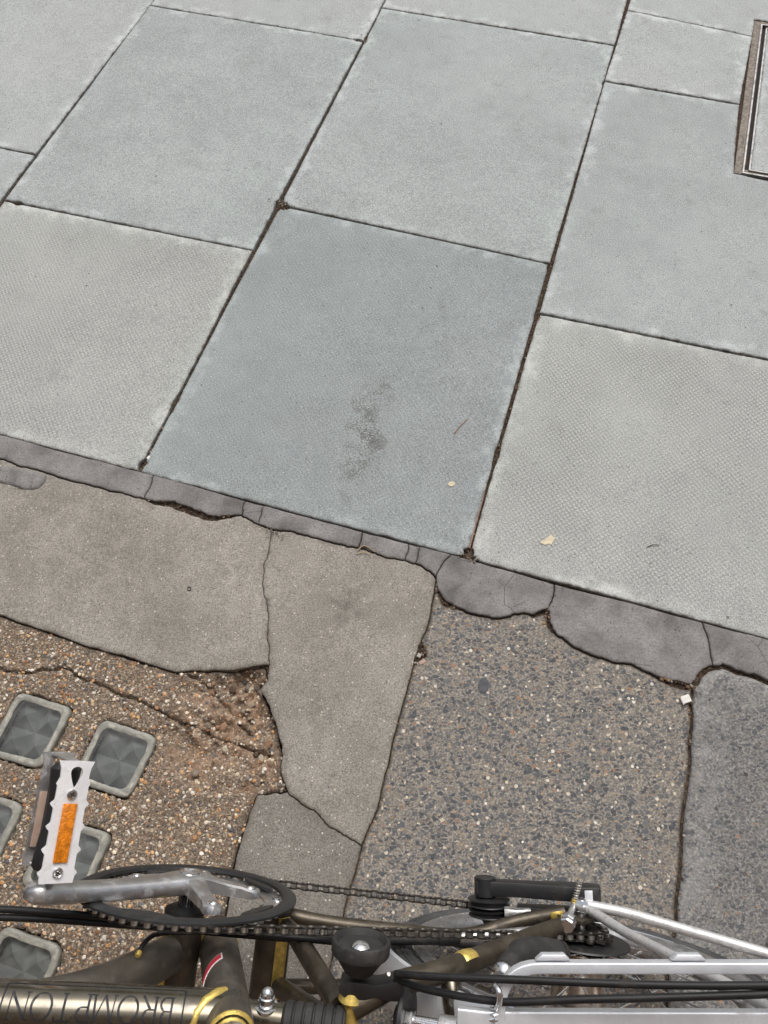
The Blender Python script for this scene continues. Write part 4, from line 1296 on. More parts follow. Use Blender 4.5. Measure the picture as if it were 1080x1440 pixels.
# brass fillet where the two tubes meet, and the brass lip of the seat tube
br = []
for i in range(13):
    a = rad(-70 + 150 * i / 12)
    br.append(V3((-0.156 + 0.012 * math.sin(a * 1.1), 0.0225 * math.sin(a) , 0.432 + 0.0225 * math.cos(a))))
P('brazed_fillet', MB().tube([(-0.141, 0.0185, 0.4315), (-0.1455, 0.0180, 0.4375), (-0.1530, 0.0145, 0.4470), (-0.1575, 0.0080, 0.4535), (-0.1590, 0.0, 0.4555), (-0.1575, -0.008, 0.4535), (-0.1530, -0.0145, 0.4470)], [0.0040, 0.0050, 0.0046, 0.0042, 0.0046, 0.0042, 0.004], 10), M_BRASS, seat_t)
ax_s = V3((0.0135, 0, 0.044)).normalized()
P('brass_lip', MB().lathe([(0.0168, 0.0), (0.0193, 0.0), (0.0198, 0.001), (0.0193, 0.0022), (0.0168, 0.0022), (0.0168, 0.0)], (-0.1250, 0, 0.468), ax_s, 28), M_BRASS, seat_t)
P('seat_pillar', MB().tube([V3((-0.1250, 0, 0.468)) + ax_s * t for t in (-0.02, 0.20, 0.42)], 0.0158, 20), M_CHROME)
P('saddle', MB().tube([V3((-0.01 + 0.26 * (t - 0.35), 0, 0.885 + 0.012 * t)) for t in (0, .15, .35, .6, .8, 1)], [0.020, 0.026, 0.034, 0.062, 0.075, 0.05], 16, True, None), M_BLACK)
# sticker curved round the seat tube
stk = MB()
st_ax = (V3((-0.142, 0, 0.412)) - V3((-0.178, 0, 0.295))).normalized()
def on_seat(t, ang, r):
    c = V3((-0.178, 0, 0.295)) + st_ax * t
    f = (V3((-1, 0, 0)) - st_ax * V3((-1, 0, 0)).dot(st_ax)).normalized(); s = V3((0, 1, 0))
    return c + (f * math.cos(ang) + s * math.sin(ang)) * r
def wrap_strip(fn, a0, a1, n, t_of, w, r, t):
    vs = []; fs = []
    for i in range(n + 1):
        u = i / n; a = a0 + (a1 - a0) * u
        for k in (-1, 1):
            vs.append(fn(t_of(u) + k * w / 2, a, r))
        for k in (-1, 1):
            vs.append(fn(t_of(u) + k * w / 2, a, r + t))
    for i in range(n):
        b = i * 4
        fs += [[b + 2, b + 3, b + 7, b + 6], [b, b + 4, b + 5, b + 1], [b, b + 2, b + 6, b + 4], [b + 1, b + 5, b + 7, b + 3]]
    fs += [[0, 1, 3, 2], [n * 4, n * 4 + 2, n * 4 + 3, n * 4 + 1]]
    return vs, fs
m = MB(); m.add(*wrap_strip(on_seat, rad(5), rad(80), 12, lambda u: 0.078 - 0.022 * u, 0.0150, 0.0194, 0.0004))
sk = P('sticker', m, M_WHITE, seat_t)
m = MB(); m.add(*wrap_strip(on_seat, rad(9), rad(76), 12, lambda u: 0.0768 - 0.0198 * u, 0.0112, 0.0197, 0.0004))
P('sticker_field', m, M_RED, sk)

# --- lettering on the main tube: letters drawn as strokes, wrapped on the round of the tube
def tube_frame(x):
    for a, b in zip(mt_pts[:-1], mt_pts[1:]):
        if b.x <= x <= a.x:
            t = (x - a.x) / (b.x - a.x)
            T = (b - a).normalized()
            return a.lerp(b, t), T
    return mt_pts[-1], (mt_pts[-1] - mt_pts[-2]).normalized()
A_MID = rad(27)
def on_tube(u, v, r):
    """u: distance from the letter block's start towards the front; v: height of the letter, up the tube and over"""
    x = -0.1715 - u * 0.836
    c, T = tube_frame(x)
    up = (V3((0, 0, 1)) - T * T.z).normalized(); si = V3((0, 1, 0))
    a = A_MID - v / MT_R
    return c + (up * math.cos(a) + si * math.sin(a)) * r
lift = [0]
def stroke(mb, pts, w):
    """pts: polyline in letter space; w: one width or a pair"""
    lift[0] += 1
    r0 = MT_R + 0.00006 + (lift[0] % 7) * 0.00002
    Q = []
    for a, b in zip(pts[:-1], pts[1:]):
        a = Vector(a); b = Vector(b)
        n = max(1, int((b - a).length / 0.0018))
        Q += [a.lerp(b, i / n) for i in range(n)]
    Q.append(Vector(pts[-1]))
    n = len(Q); ws = w if isinstance(w, tuple) else (w, w)
    vs = []
    for i, p in enumerate(Q):
        d = Q[min(i + 1, n - 1)] - Q[max(i - 1, 0)]
        nn = Vector((-d.y, d.x)).normalized()
        ww = ws[0] + (ws[1] - ws[0]) * i / max(1, n - 1)
        for k in (-1, 0, 1):
            q = p + nn * ww / 2 * k
            vs.append(on_tube(q.x, q.y, r0))
    fs = []
    for i in range(n - 1):
        b = i * 3
        fs += [[b, b + 1, b + 4, b + 3], [b + 1, b + 2, b + 5, b + 4]]
    mb.add(vs, fs)
def arc(cx, cy, rx, ry, a0, a1, n=18):
    return [(cx + rx * math.cos(rad(a0 + (a1 - a0) * i / n)), cy + ry * math.sin(rad(a0 + (a1 - a0) * i / n))) for i in range(n + 1)]
LH = 0.0195; h2 = LH / 2; TK, TN = 0.0022, 0.0012
def serif(mb, x, y, w=0.0052):
    stroke(mb, [(x - w / 2, y), (x + w / 2, y)], 0.0009)
def letter(ch, x, wd, mb):
    b, t = -h2, h2
    if ch == 'B':
        stroke(mb, [(x + .0015, b), (x + .0015, t)], TK); serif(mb, x + .001, b, .004); serif(mb, x + .001, t, .004)
        stroke(mb, [(x + .0015, t), (x + wd * .5, t)] + arc(x + wd * .5, h2 * .52, wd * .32, h2 * .48, 90, -90) + [(x + .0015, h2 * .04)], TN)
        stroke(mb, [(x + .0015, h2 * .04), (x + wd * .52, h2 * .04)] + arc(x + wd * .52, -h2 * .48, wd * .40, h2 * .52, 90, -90) + [(x + .0015, b)], TN)
        stroke(mb, arc(x + wd * .5, h2 * .52, wd * .32, h2 * .44, 60, -60), TK); stroke(mb, arc(x + wd * .52, -h2 * .48, wd * .40, h2 * .48, 60, -60), TK)
    elif ch in 'RP':
        stroke(mb, [(x + .0015, b), (x + .0015, t)], TK); serif(mb, x + .0015, b); serif(mb, x + .001, t, .004)
        stroke(mb, [(x + .0015, t), (x + wd * .5, t)] + arc(x + wd * .5, h2 * .48, wd * .36, h2 * .52, 90, -90) + [(x + .0015, -h2 * .04)], TN)
        stroke(mb, arc(x + wd * .5, h2 * .48, wd * .36, h2 * .48, 60, -60), TK)
        if ch == 'R':
            stroke(mb, [(x + wd * .42, -h2 * .04), (x + wd * .70, -h2 * .55), (x + wd * .92, b), (x + wd * 1.02, b)], TK)
    elif ch == 'O':
        stroke(mb, arc(x + wd / 2, 0, wd * .47, h2, 0, 360, 40), TN)
        for s in (0, 180):
            stroke(mb, arc(x + wd / 2, 0, wd * .45, h2 * .96, s - 55, s + 55), TK)
    elif ch == 'M':
        stroke(mb, [(x + .0012, b), (x + wd * .12, t)], TN); stroke(mb, [(x + wd * .12, t), (x + wd * .5, b)], TK)
        stroke(mb, [(x + wd * .5, b), (x + wd * .86, t)], TN); stroke(mb, [(x + wd * .86, t), (x + wd * .95, b)], TK)
        serif(mb, x + .001, b, .004); serif(mb, x + wd * .95, b, .0045); serif(mb, x + wd * .08, t, .003); serif(mb, x + wd * .9, t, .003)
    elif ch == 'T':
        stroke(mb, [(x + wd / 2, b), (x + wd / 2, t)], TK); stroke(mb, [(x, t), (x + wd, t)], TN); serif(mb, x + wd / 2, b)
        stroke(mb, [(x + .0004, t), (x, t - .0035)], TN); stroke(mb, [(x + wd - .0004, t), (x + wd, t - .0035)], TN)
    elif ch == 'N':
        stroke(mb, [(x + .0015, b), (x + .0015, t)], TN); stroke(mb, [(x + .001, t), (x + wd * .93, b)], TK); stroke(mb, [(x + wd * .93, b), (x + wd * .93, t)], TN)
        serif(mb, x + .0015, b, .0045); serif(mb, x + .0006, t, .0035); serif(mb, x + wd * .93, t, .0045)
x = 0.0095
for ch, wd in zip('BROMPTON', (.0125, .0145, .0195, .0205, .0130, .0155, .0195, .0170)):
    mb = MB(); letter(ch, x, wd, mb); P('letter', mb, M_INK, main, smooth=0)
    x += wd + 0.0022
DE = x + 0.004
mb = MB()
for v in (-0.0175, 0.0210):
    stroke(mb, [(0, v), (DE, v)], 0.0008)
for u in (0.0, DE):
    stroke(mb, [(u, -0.0175), (u, 0.0210)], 0.0016)
P('decal_border', mb, M_INK, main, smooth=0)

# --- bottom bracket and rear-frame pivot, laid across the frame
bb = P('bottom_bracket', MB().cyl((-0.2245, -0.036, 0.28), (-0.2245, 0.030, 0.28), 0.0205, 28, 0.001), M_BROWN)
P('bearing_cup', MB().lathe([(0, 0), (0.019, 0), (0.021, 0.002), (0.021, 0.007), (0.015, 0.010), (0.0085, 0.010), (0.0085, 0.03), (0, 0.03)], (-0.2245, 0.030, 0.28), (0, 1, 0), 24), M_BLACK, bb)
P('brass_strip', MB().lathe([(0.0203, -0.034), (0.0218, -0.033), (0.0218, 0.026), (0.0203, 0.027)], (-0.2245, 0, 0.28), (0, 1, 0), 8, rad(-62), rad(-14), (0, 0, 1)), M_BRASS, bb)
P('brass_ring', MB().lathe([(0.0193, 0), (0.0212, 0.001), (0.0212, 0.0035), (0.0193, 0.0045)], (-0.1890, 0, 0.262), st_ax, 24), M_BRASS, seat_t)
piv = P('pivot_tube', MB().cyl((-0.134, -0.046, 0.250), (-0.134, 0.040, 0.250), 0.0185, 28, 0.001), M_BROWN)
P('brass_strip', MB().lathe([(0.0183, -0.044), (0.0196, -0.043), (0.0196, 0.034), (0.0183, 0.035)], (-0.134, 0, 0.250), (0, 1, 0), 8, rad(20), rad(62), (0, 0, 1)), M_BRASS, piv)
P('pivot_bolt', MB().lathe([(0, 0), (0.012, 0), (0.012, 0.004), (0.007, 0.005), (0.006, 0.010), (0, 0.010)], (-0.134, 0.040, 0.250), (0, 1, 0), 18), M_CHROME, piv)

# --- seat clamp behind the seat tube
cl = P('seat_clamp', MB().cyl((-0.128, -0.002, 0.418), (-0.091, -0.002, 0.418), 0.0125, 24, 0.001), M_RAW)
P('acorn_nut', MB().lathe([(0, 0), (0.0064, 0), (0.0068, 0.0008), (0.0068, 0.0070), (0.0056, 0.0078), (0.0054, 0.0100), (0.0042, 0.0130), (0.002, 0.0146), (0, 0.0148)], (-0.1065, 0.009, 0.4225), (0, 0.97, 0.24), 12), M_CHROME, cl)
P('washer', MB().cyl((-0.1065, 0.0065, 0.4215), (-0.1065, 0.0090, 0.4225), 0.0095, 18), M_CHROME, cl)
prof = [(0, 0), (0.0128, 0)]
for i in range(6):
    z0_ = 0.002 + i * 0.0085
    prof += [(0.0150, z0_), (0.0150, z0_ + 0.0055), (0.0132, z0_ + 0.0065), (0.0132, z0_ + 0.0078)]
prof += [(0.0125, 0.053), (0, 0.053)]
P('suspension_block', MB().lathe(prof, (-0.0915, -0.003, 0.416), (1, 0.02, 0.0), 28), M_RUBBER, smooth=30)

# --- rear frame
REAR_A = V3((0.1965, 0, 0.21))
P('rear_lug', MB().tube([(-0.0375, 0.026, 0.414), (-0.0355, 0.010, 0.411), (-0.0345, -0.030, 0.408)], [0.0072, 0.0072, 0.0072], 16), M_BRASS)
P('lug_collar', MB().lathe([(0, 0), (0.0095, 0), (0.0115, 0.003), (0.0095, 0.007), (0.008, 0.010), (0, 0.010)], (-0.036, 0.016, 0.412), (0, 0.97, 0.2), 16), M_BRASS)
for s in (1, -1):
    st_ = P('seat_stay', MB().tube([(-0.034, s * 0.012, 0.412), (-0.005, s * 0.030, 0.408), (0.050, s * 0.036, 0.362), (0.150, s * 0.050, 0.258), (0.186, s * 0.055, 0.222)], [0.0105, 0.0105, 0.0102, 0.009, 0.0075], 20), M_BROWN)
    cs = P('chain_stay', MB().tube(curve([(-0.134, s * 0.036, 0.250), (-0.080, s * 0.031, 0.247), (-0.003, s * 0.0275, 0.232), (0.070, s * 0.0250, 0.211), (0.130, s * 0.044, 0.203), (0.180, s * 0.058, 0.204)], 5), 0.0072, 18), M_BROWN)
    P('brace', MB().tube([(-0.118, s * 0.028, 0.272), (-0.103, s * 0.026, 0.293), (-0.046, s * 0.008, 0.404)], [0.0095, 0.0095, 0.0095], 18), M_BROWN)
    P('drop_out', MB().prism([(0.172, 0.222), (0.168, 0.205), (0.192, 0.192), (0.208, 0.198), (0.210, 0.215), (0.194, 0.232)], (0, s * 0.056 - 0.0025, 0), (1, 0, 0), (0, 0, 1), (0, 0.005, 0)), M_BROWN, bevel=0.0008)
    for (c, w, l, nm) in (((0.058, s * 0.0370, 0.354), 0.0108, 0.018, st_), ((0.163, s * 0.0552, 0.2035), 0.0092, 0.015, cs)):
        d = V3((0.10, s * 0.014, -0.104)).normalized() if nm == st_ else V3((0.05, s * 0.012, 0.001)).normalized()
        P('brass_joint', MB().lathe([(w - 0.001, 0), (w + 0.0006, 0.002), (w + 0.0008, l * 0.5), (w, l * 0.9), (w - 0.001, l)], V3(c), d, 10, rad(190 if nm == st_ else -20), rad(330 if nm == st_ else 70), (0, 0, 1)), M_BRASS, nm)
P('frame_bridge', MB().tube(curve([(0.048, 0.036, 0.362), (0.052, 0.015, 0.372), (0.058, -0.010, 0.374), (0.062, -0.036, 0.360)], 5), 0.0095, 18), M_RAW)

# --- conical guide roller on its clamp
AXR = V3((0, 0.992, 0.125)).normalized()
cone = P('guide_roller', MB().lathe([(0, 0.0000), (0.0105, 0.0000), (0.0125, 0.0016), (0.0218, 0.0148), (0.0236, 0.0164), (0.0245, 0.0180), (0.0247, 0.0260), (0.0240, 0.0276), (0.0224, 0.0280), (0.0214, 0.0268), (0.0195, 0.0228), (0.010, 0.0212), (0, 0.0210)], (-0.0318, 0.0405, 0.4185), AXR, 40), M_RUBBER)
P('dome_screw', MB().lathe([(0, 0), (0.0082, 0), (0.0082, 0.0010), (0.0062, 0.0032), (0.0028, 0.0044), (0, 0.0046)], V3((-0.0318, 0.0405, 0.4185)) + AXR * 0.0211, AXR, 18), M_CHROME, cone)
P('roller_band', MB().lathe([(0.0240, 0.0158), (0.0250, 0.0174), (0.0252, 0.0256), (0.0245, 0.0274), (0.0234, 0.0280)], (-0.0318, 0.0405, 0.4185), AXR, 40), M_RUBBER, cone)
Xc, Yc = V3((1, 0.07, 0.0)).normalized(), V3((0, 0.97, 0.24)).normalized()
clp = MB().prism([(-0.0185, -0.004), (-0.012, -0.0105), (0.004, -0.0105), (0.013, -0.0075), (0.024, -0.0105), (0.0350, -0.0098), (0.0362, 0.004), (0.030, 0.0072), (0.022, 0.0050), (0.012, 0.0026), (0.004, 0.004), (-0.010, 0.005), (-0.0182, 0.004)], V3((-0.0285, 0.0335, 0.404)), Xc, Yc, V3((0, -0.003, 0.019)))
cb = P('cable_clamp', clp, M_BLACK, bevel=0.0012)
P('clamp_screw', MB().cyl((-0.006, 0.044, 0.4225), (-0.006, 0.0455, 0.4275), 0.0018, 12, 0.0003), M_ALLOY, cb)

# --- suspension stop disc and its bolt
SD = V3((0.96, 0.05, 0.27)).normalized(); so_ = V3((0.011, 0.006, 0.406))
sd_ = P('stop_disc', MB().lathe([(0, -0.008), (0.010, -0.008), (0.013, -0.004), (0.025, -0.002), (0.0265, 0.0), (0.0262, 0.003), (0.018, 0.0032), (0.013, 0.001), (0, 0.001)], so_, SD, 36), M_BLACK)
P('hex_nut', MB().lathe([(0, 0), (0.0082, 0), (0.0085, 0.001), (0.0085, 0.006), (0.0075, 0.007), (0, 0.007)], so_ + SD * 0.001, SD, 6), M_CHROME, sd_, smooth=20)
P('bolt', MB().cyl(so_, so_ + SD * 0.036, 0.0046, 16, 0.0005), M_CHROME, sd_)
P('end_block', MB().cyl(so_ + SD * 0.030, so_ + SD * 0.056, 0.0085, 20, 0.0008), M_ALLOY, sd_)

# --- crankset
CC = V3((-0.2245, 0, 0.28))
PA = V3((-0.329, 0.070, 0.392))                       # where the pedal axle leaves the crank
cd = V3((PA.x - CC.x, 0, PA.z - CC.z)); cl_ = cd.length; cd.normalize()
phi = math.atan2(cd.z, cd.x)
def ring_pt(ang, r, y):
    return V3((CC.x + r * math.cos(ang), y, CC.z + r * math.sin(ang)))
rg = MB()
NT_ = 50
out_ = []
for i in range(NT_):
    a = 2 * math.pi * i / NT_
    for da, rr in ((-0.5, 0.0968), (-0.30, 0.0972), (-0.10, 0.1040), (0.10, 0.1040), (0.30, 0.0972)):
        out_.append((a + da * 2 * math.pi / NT_, rr))
n = len(out_)
vs = []
for y, ri in ((0.0450, 0), (0.0482, 0)):
    vs += [ring_pt(a, r, y) for a, r in out_]
    vs += [ring_pt(a, 0.0795 + 0.0015 * math.cos(5 * (a - phi)), y) for a, r in out_]
fs = []
for i in range(n):
    j = (i + 1) % n
    fs += [[i, j, n + j, n + i], [2 * n + i, 3 * n + i, 3 * n + j, 2 * n + j], [i, 2 * n + i, 2 * n + j, j], [n + i, n + j, 3 * n + j, 3 * n + i]]
rg.add(vs, fs)
cring = P('chainring', rg, M_ALLOY, smooth=25)
P('chain_guard', MB().lathe([(0.0985, 0.0515), (0.0992, 0.0545), (0.1030, 0.0558), (0.1100, 0.0555), (0.1138, 0.0535), (0.1138, 0.0515), (0.1100, 0.0510), (0.0995, 0.0510), (0.0985, 0.0515)], (CC.x, 0, CC.z), (0, 1, 0), 96), M_GUARD)
for k in range(5):
    a = phi + rad(36 + 72 * k)
    gb = MB()
    w = 0.30
    q = [ring_pt(a - w, 0.0945, 0.0505), ring_pt(a - w * 0.7, 0.088, 0.0505), ring_pt(a, 0.084, 0.0505), ring_pt(a + w * 0.7, 0.088, 0.0505), ring_pt(a + w, 0.0945, 0.0505), ring_pt(a + w * .5, 0.0960, 0.0505), ring_pt(a - w * .5, 0.0960, 0.0505)]
    gb.add(q + [p + V3((0, 0.003, 0)) for p in q], [list(range(7)), [7 + i for i in range(7)][::-1]] + [[i, (i + 1) % 7, 7 + (i + 1) % 7, 7 + i] for i in range(7)])
    P('guard_tab', gb, M_GUARD, cring, bevel=0.0006)
# arm
def lerp(a, b, t): return a + (b - a) * t
perp = V3((-cd.z, 0, cd.x))
am = MB()
secs = [(-0.019, .0140, .0560, .0700), (0.0, .0190, .0530, .0725), (0.020, .0170, .0520, .0715), (0.040, .0145, .0520, .0705), (0.075, .0135, .0530, .0705), (0.110, .0135, .0545, .0715), (0.132, .0140, .0555, .0730), (0.148, .0160, .0560, .0745), (cl_, .0170, .0560, .0755), (cl_ + 0.010, .0135, .0575, .0745), (cl_ + 0.0160, .0060, .061, .071)]
rings = []
for s_, hw, y0, y1 in secs:
    c = V3((CC.x, 0, CC.z)) + cd * s_
    ym = (y0 + y1) / 2; hy = (y1 - y0) / 2
    ring = []
    for i in range(20):
        a = 2 * math.pi * i / 20
        e = 0.55
        ca = math.copysign(abs(math.cos(a)) ** e, math.cos(a)); sa = math.copysign(abs(math.sin(a)) ** e, math.sin(a))
        ring.append(c + perp * hw * ca + V3((0, ym + hy * sa, 0)))
    rings.append(ring)
vs = [p for r in rings for p in r]; nr = len(rings)
fs = [[i * 20 + j, i * 20 + (j + 1) % 20, (i + 1) * 20 + (j + 1) % 20, (i + 1) * 20 + j] for i in range(nr - 1) for j in range(20)]
fs += [list(range(20))[::-1], [(nr - 1) * 20 + j for j in range(20)]]
am.add(vs, fs)
arm = P('crank_arm', am, M_ALLOY, smooth=60)
for k in range(1, 5):
    a = phi + rad(72 * k - 9)
    d = V3((math.cos(a), 0, math.sin(a))); pd = V3((-d.z, 0, d.x))
    sp = MB()
    rr = []
    for s_, hw, y0, y1 in ((0.006, .0125, .0560, .0705), (0.022, .0095, .0540, .0680), (0.040, .0078, .0510, .0630), (0.054, .0078, .0500, .0605), (0.064, .0095, .0490, .0580), (0.071, .0082, .0492, .0576), (0.075, .0040, .0500, .0568)):
        c = V3((CC.x, 0, CC.z)) + d * s_
        rr.append([c + pd * (hw * u) + V3((0, y, 0)) for u, y in ((-1, y0), (-1, y1 - .002), (-.75, y1), (.75, y1), (1, y1 - .002), (1, y0))])
    vs = [p for r in rr for p in r]
    fs = [[i * 6 + j, i * 6 + (j + 1) % 6, (i + 1) * 6 + (j + 1) % 6, (i + 1) * 6 + j] for i in range(len(rr) - 1) for j in range(6)]
    fs += [list(range(6))[::-1], [(len(rr) - 1) * 6 + j for j in range(6)]]
    sp.add(vs, fs)
    P('spider_arm', sp, M_ALLOY, arm, smooth=40)
    bc = V3((CC.x, 0.0574, CC.z)) + d * 0.0650
    P('chainring_bolt', MB().lathe([(0, 0.0006), (0.0028, 0.0006), (0.0030, 0.0016), (0.0052, 0.0018), (0.0058, 0.0010), (0.0058, 0.0)], bc, (0, 1, 0), 16), M_CHROME, arm)
P('dust_cap', MB().lathe([(0, 0.0002), (0.0075, 0.0002), (0.0085, 0.0012), (0.0105, 0.0015), (0.0118, 0.0008), (0.0122, -0.002)], (CC.x, 0.0723, CC.z), (0, 1, 0), 24), M_CHROME, arm)
P('crank_axle', MB().cyl((CC.x, -0.062, CC.z), (CC.x, 0.064, CC.z), 0.0085, 18), M_CHROME)
la = MB(); la.tube([V3((CC.x, -0.070, CC.z)) - cd * t for t in (-0.012, 0.0, 0.03, 0.10, 0.150, 0.170)], [0.010, 0.017, 0.013, 0.0115, 0.0135, 0.008], 16)
P('crank_arm', la, M_ALLOY)

# --- pedal hanging on the right crank
nP = V3((0.62, 0, 0.785)).normalized(); wP = V3((0.785, 0, -0.62)).normalized()
pa = V3((PA.x, 0, PA.z))
ped = P('pedal', MB().lathe([(0, 0.086), (0.0130, 0.086), (0.0150, 0.089), (0.0140, 0.105), (0.0115, 0.125), (0.0110, 0.150), (0.0135, 0.168), (0.0140, 0.175), (0.0100, 0.180), (0, 0.180)], pa, (0, 1, 0), 22), M_BLACK)
P('pedal_axle', MB().cyl(pa + V3((0, 0.076, 0)), pa + V3((0, 0.090, 0)), 0.0068, 16), M_CHROME, ped)
def scallop(half, y0, y1, n, depth, hook):
    pts = []
    N = 60
    for i in range(N + 1):
        t = i / N; y = y0 + (y1 - y0) * t
        wv = max(0, math.sin(t * math.pi * 2 * n + 0.8)) ** 3
        pts.append((y, half - depth + depth * 1.6 * wv))
    return pts
def cage(center, half, mat, reflector, y0=0.0815, y1=0.1855):
    up_ = scallop(half, y0 + 0.006, y1 - 0.020, 4, 0.0020, 0)
    lo_ = [(y, -w) for y, w in scallop(half, y0 + 0.006, y1 - 0.020, 4, 0.0020, 0)]
    outline = [(y0, half * 0.92)] + up_ + [(y1 - 0.014, half * 0.80), (y1 - 0.006, half * 0.84), (y1, half * 1.0)] + [(y1 + 0.0006, 0.0)] + [(y1, -half), (y1 - 0.006, -half * 0.84), (y1 - 0.014, -half * 0.80)] + lo_[::-1] + [(y0, -half * 0.92)]
    # teardrop opening near the outer end
    hc = y1 - 0.0125
    hole = [(hc + (0.0080 if math.cos(a) > 0 else 0.0105) * math.cos(a), 0.0074 * math.sin(a) * (0.62 + 0.38 * math.cos(a)) + 0.0008) for a in [2 * math.pi * (i + 0.5) / 20 for i in range(20)]]
    V2 = [Vector(p) for p in outline + hole]
    n, hn = len(outline), len(hole)
    r = delaunay_2d_cdt(V2, [(i, (i + 1) % n) for i in range(n)] + [(n + i, n + (i + 1) % hn) for i in range(hn)], [], 1, 1e-7)
    hl = [Vector(p) for p in hole]
    keep = []
    for f in r[2]:
        cc = sum((r[0][i] for i in f), Vector((0, 0))) / len(f)
        if not inside(np.array([(cc.x, cc.y)]), hl)[0]:
            keep.append(list(f))
    mb = MB()
    nv = len(r[0]); th = 0.0026
    def at3(p, o_):
        return center + V3((0, p.x, 0)) + wP * p.y + nP * (o_ - 0.0016 * (p.y / half) ** 2)
    vs = [at3(p, th) for p in r[0]] + [at3(p, 0) for p in r[0]]
    edg = {}
    for f in keep:
        for a, b in zip(f, f[1:] + f[:1]):
            edg[(a, b)] = 1
    fs = keep + [[i + nv for i in f][::-1] for f in keep]
    fs += [[b, a, a + nv, b + nv] for (a, b) in edg if (b, a) not in edg]
    mb.add(vs, fs)
    return P('cage_plate', mb, mat, ped, smooth=30)
near_c = pa + nP * 0.0335; far_c = pa - nP * 0.0335
cage(near_c, 0.0158, M_PLATE, True)
cage(far_c - nP * 0.0026, 0.0158, M_ALLOY, False)
# side rails joining the two plates
for yy, hw in ((0.184, 0.0085), (0.0835, 0.0110)):
    P('side_rail', MB().tube([pa + V3((0, yy, 0)) + nP * t for t in (-0.0335, -0.018, 0, 0.018, 0.0335)], [hw, hw * 0.75, hw * 0.9, hw * 0.75, hw], 12, True, (0.9, 0.18) ), M_ALLOY, ped)
def plate_pt(y, w, o_):
    return near_c + V3((0, y, 0)) + wP * w + nP * o_
rf = MB()
q = [plate_pt(y, w, 0.0022) for y, w in ((0.0990, -0.0062), (0.0990, 0.0062), (0.1490, 0.0062), (0.1490, -0.0062))]
rf.add(q + [p + nP * 0.0016 for p in q], [[0, 1, 2, 3][::-1], [4, 5, 6, 7], [0, 4, 5, 1][::-1], [1, 5, 6, 2][::-1], [2, 6, 7, 3][::-1], [3, 7, 4, 0][::-1]])
P('reflector', rf, M_AMBER, ped, bevel=0.0005)
for yy in (0.0905, 0.1568):
    P('screw', MB().lathe([(0, 0.0006), (0.0020, 0.0007), (0.0024, 0.0012), (0.0040, 0.0011), (0.0046, 0.0004), (0.0046, -0.001)], plate_pt(yy, 0.0, 0.0026), nP, 16), M_CHROME, ped)
    sl_ = MB()
    for k in (0, 1):
        d = (V3((0, 1, 0)) * math.cos(0.5 + k * math.pi / 2) + wP * math.sin(0.5 + k * math.pi / 2))
        e = nP.cross(d); c = plate_pt(yy, 0.0, 0.0032 + 0.0001 * k)
        q = [c + d * .0022 * a + e * .0005 * b for a, b in ((-1, -1), (1, -1), (1, 1), (-1, 1))]
        sl_.add(q + [p + nP * 0.0005 for p in q], [[0, 3, 2, 1], [4, 5, 6, 7], [0, 1, 5, 4], [1, 2, 6, 5], [2, 3, 7, 6], [3, 0, 4, 7]])
    P('screw_slot', sl_, M_DARKGAP, ped, smooth=0)
# pinkish tan strip on the far cage and the rubber grip
P('grip_block', MB().tube([pa + V3((0, y, 0)) - nP * 0.018 + wP * 0.004 for y in (0.090, 0.10, 0.13, 0.16, 0.166)], [0.010, 0.012, 0.012, 0.012, 0.008], 14, True, (1, 0.8)), M_RUBBER, ped)
rf2 = MB()
q = [far_c + V3((0, y, 0)) + wP * w + nP * 0.0004 for y, w in ((0.0990, -0.0120), (0.0990, -0.0010), (0.1490, -0.0030), (0.1490, -0.0120))]
rf2.add(q + [p + nP * 0.002 for p in q], [[3, 2, 1, 0], [4, 5, 6, 7], [0, 1, 5, 4], [1, 2, 6, 5], [2, 3, 7, 6], [3, 0, 4, 7]])
P('far_cage_strip', rf2, M_PINK2, ped, bevel=0.0004)

# --- rear wheel
wh = P('rear_wheel', MB().lathe([(0, -0.030), (0.012, -0.030), (0.034, -0.029), (0.0365, -0.027), (0.034, -0.024), (0.0300, -0.022), (0.0280, -0.010), (0.0280, 0.010), (0.0300, 0.022), (0.034, 0.024), (0.0365, 0.027), (0.034, 0.029), (0.012, 0.030), (0, 0.030)], REAR_A, (0, 1, 0), 40), M_NICKEL)
RT, ST = 0.1955, 0.0150
tp2 = []
for i in range(69):
    q = i / 68
    a = rad(-25 + 230 * q)
    dd = 0.0
    for gq, gw in ((0.10, .016), (0.17, .012), (0.27, .020), (0.36, .012), (0.43, .014), (0.5, .012), (0.57, .014), (0.64, .012), (0.73, .020), (0.83, .012), (0.90, .016)):
        if abs(q - gq) < gw:
            dd = 0.0013
    tp2.append((RT + (ST - dd) * math.sin(a), (ST - dd) * math.cos(a)))
tp2 = tp2 + [(0.1790, -0.0098), (0.1790, 0.0098), tp2[0]]
P('tyre', MB().lathe(tp2, REAR_A, (0, 1, 0), 120), M_TYRE, wh, smooth=25)
P('rim_lip', MB().lathe([(0.1812, 0.0125), (0.1822, 0.0138), (0.1836, 0.0138), (0.1842, 0.0124), (0.1836, 0.0112), (0.1812, 0.0125)], REAR_A, (0, 1, 0), 120), M_CHROME, wh)
P('rim', MB().lathe([(0.1825, 0.0105), (0.1832, 0.0122), (0.1820, 0.0130), (0.1690, 0.0122), (0.1650, 0.0100), (0.1625, 0.0050), (0.1625, -0.0050), (0.1650, -0.0100), (0.1690, -0.0122), (0.1820, -0.0130), (0.1832, -0.0122), (0.1825, -0.0105), (0.1740, -0.0095), (0.1740, 0.0095), (0.1825, 0.0105)], REAR_A, (0, 1, 0), 120), M_RIMW, wh)
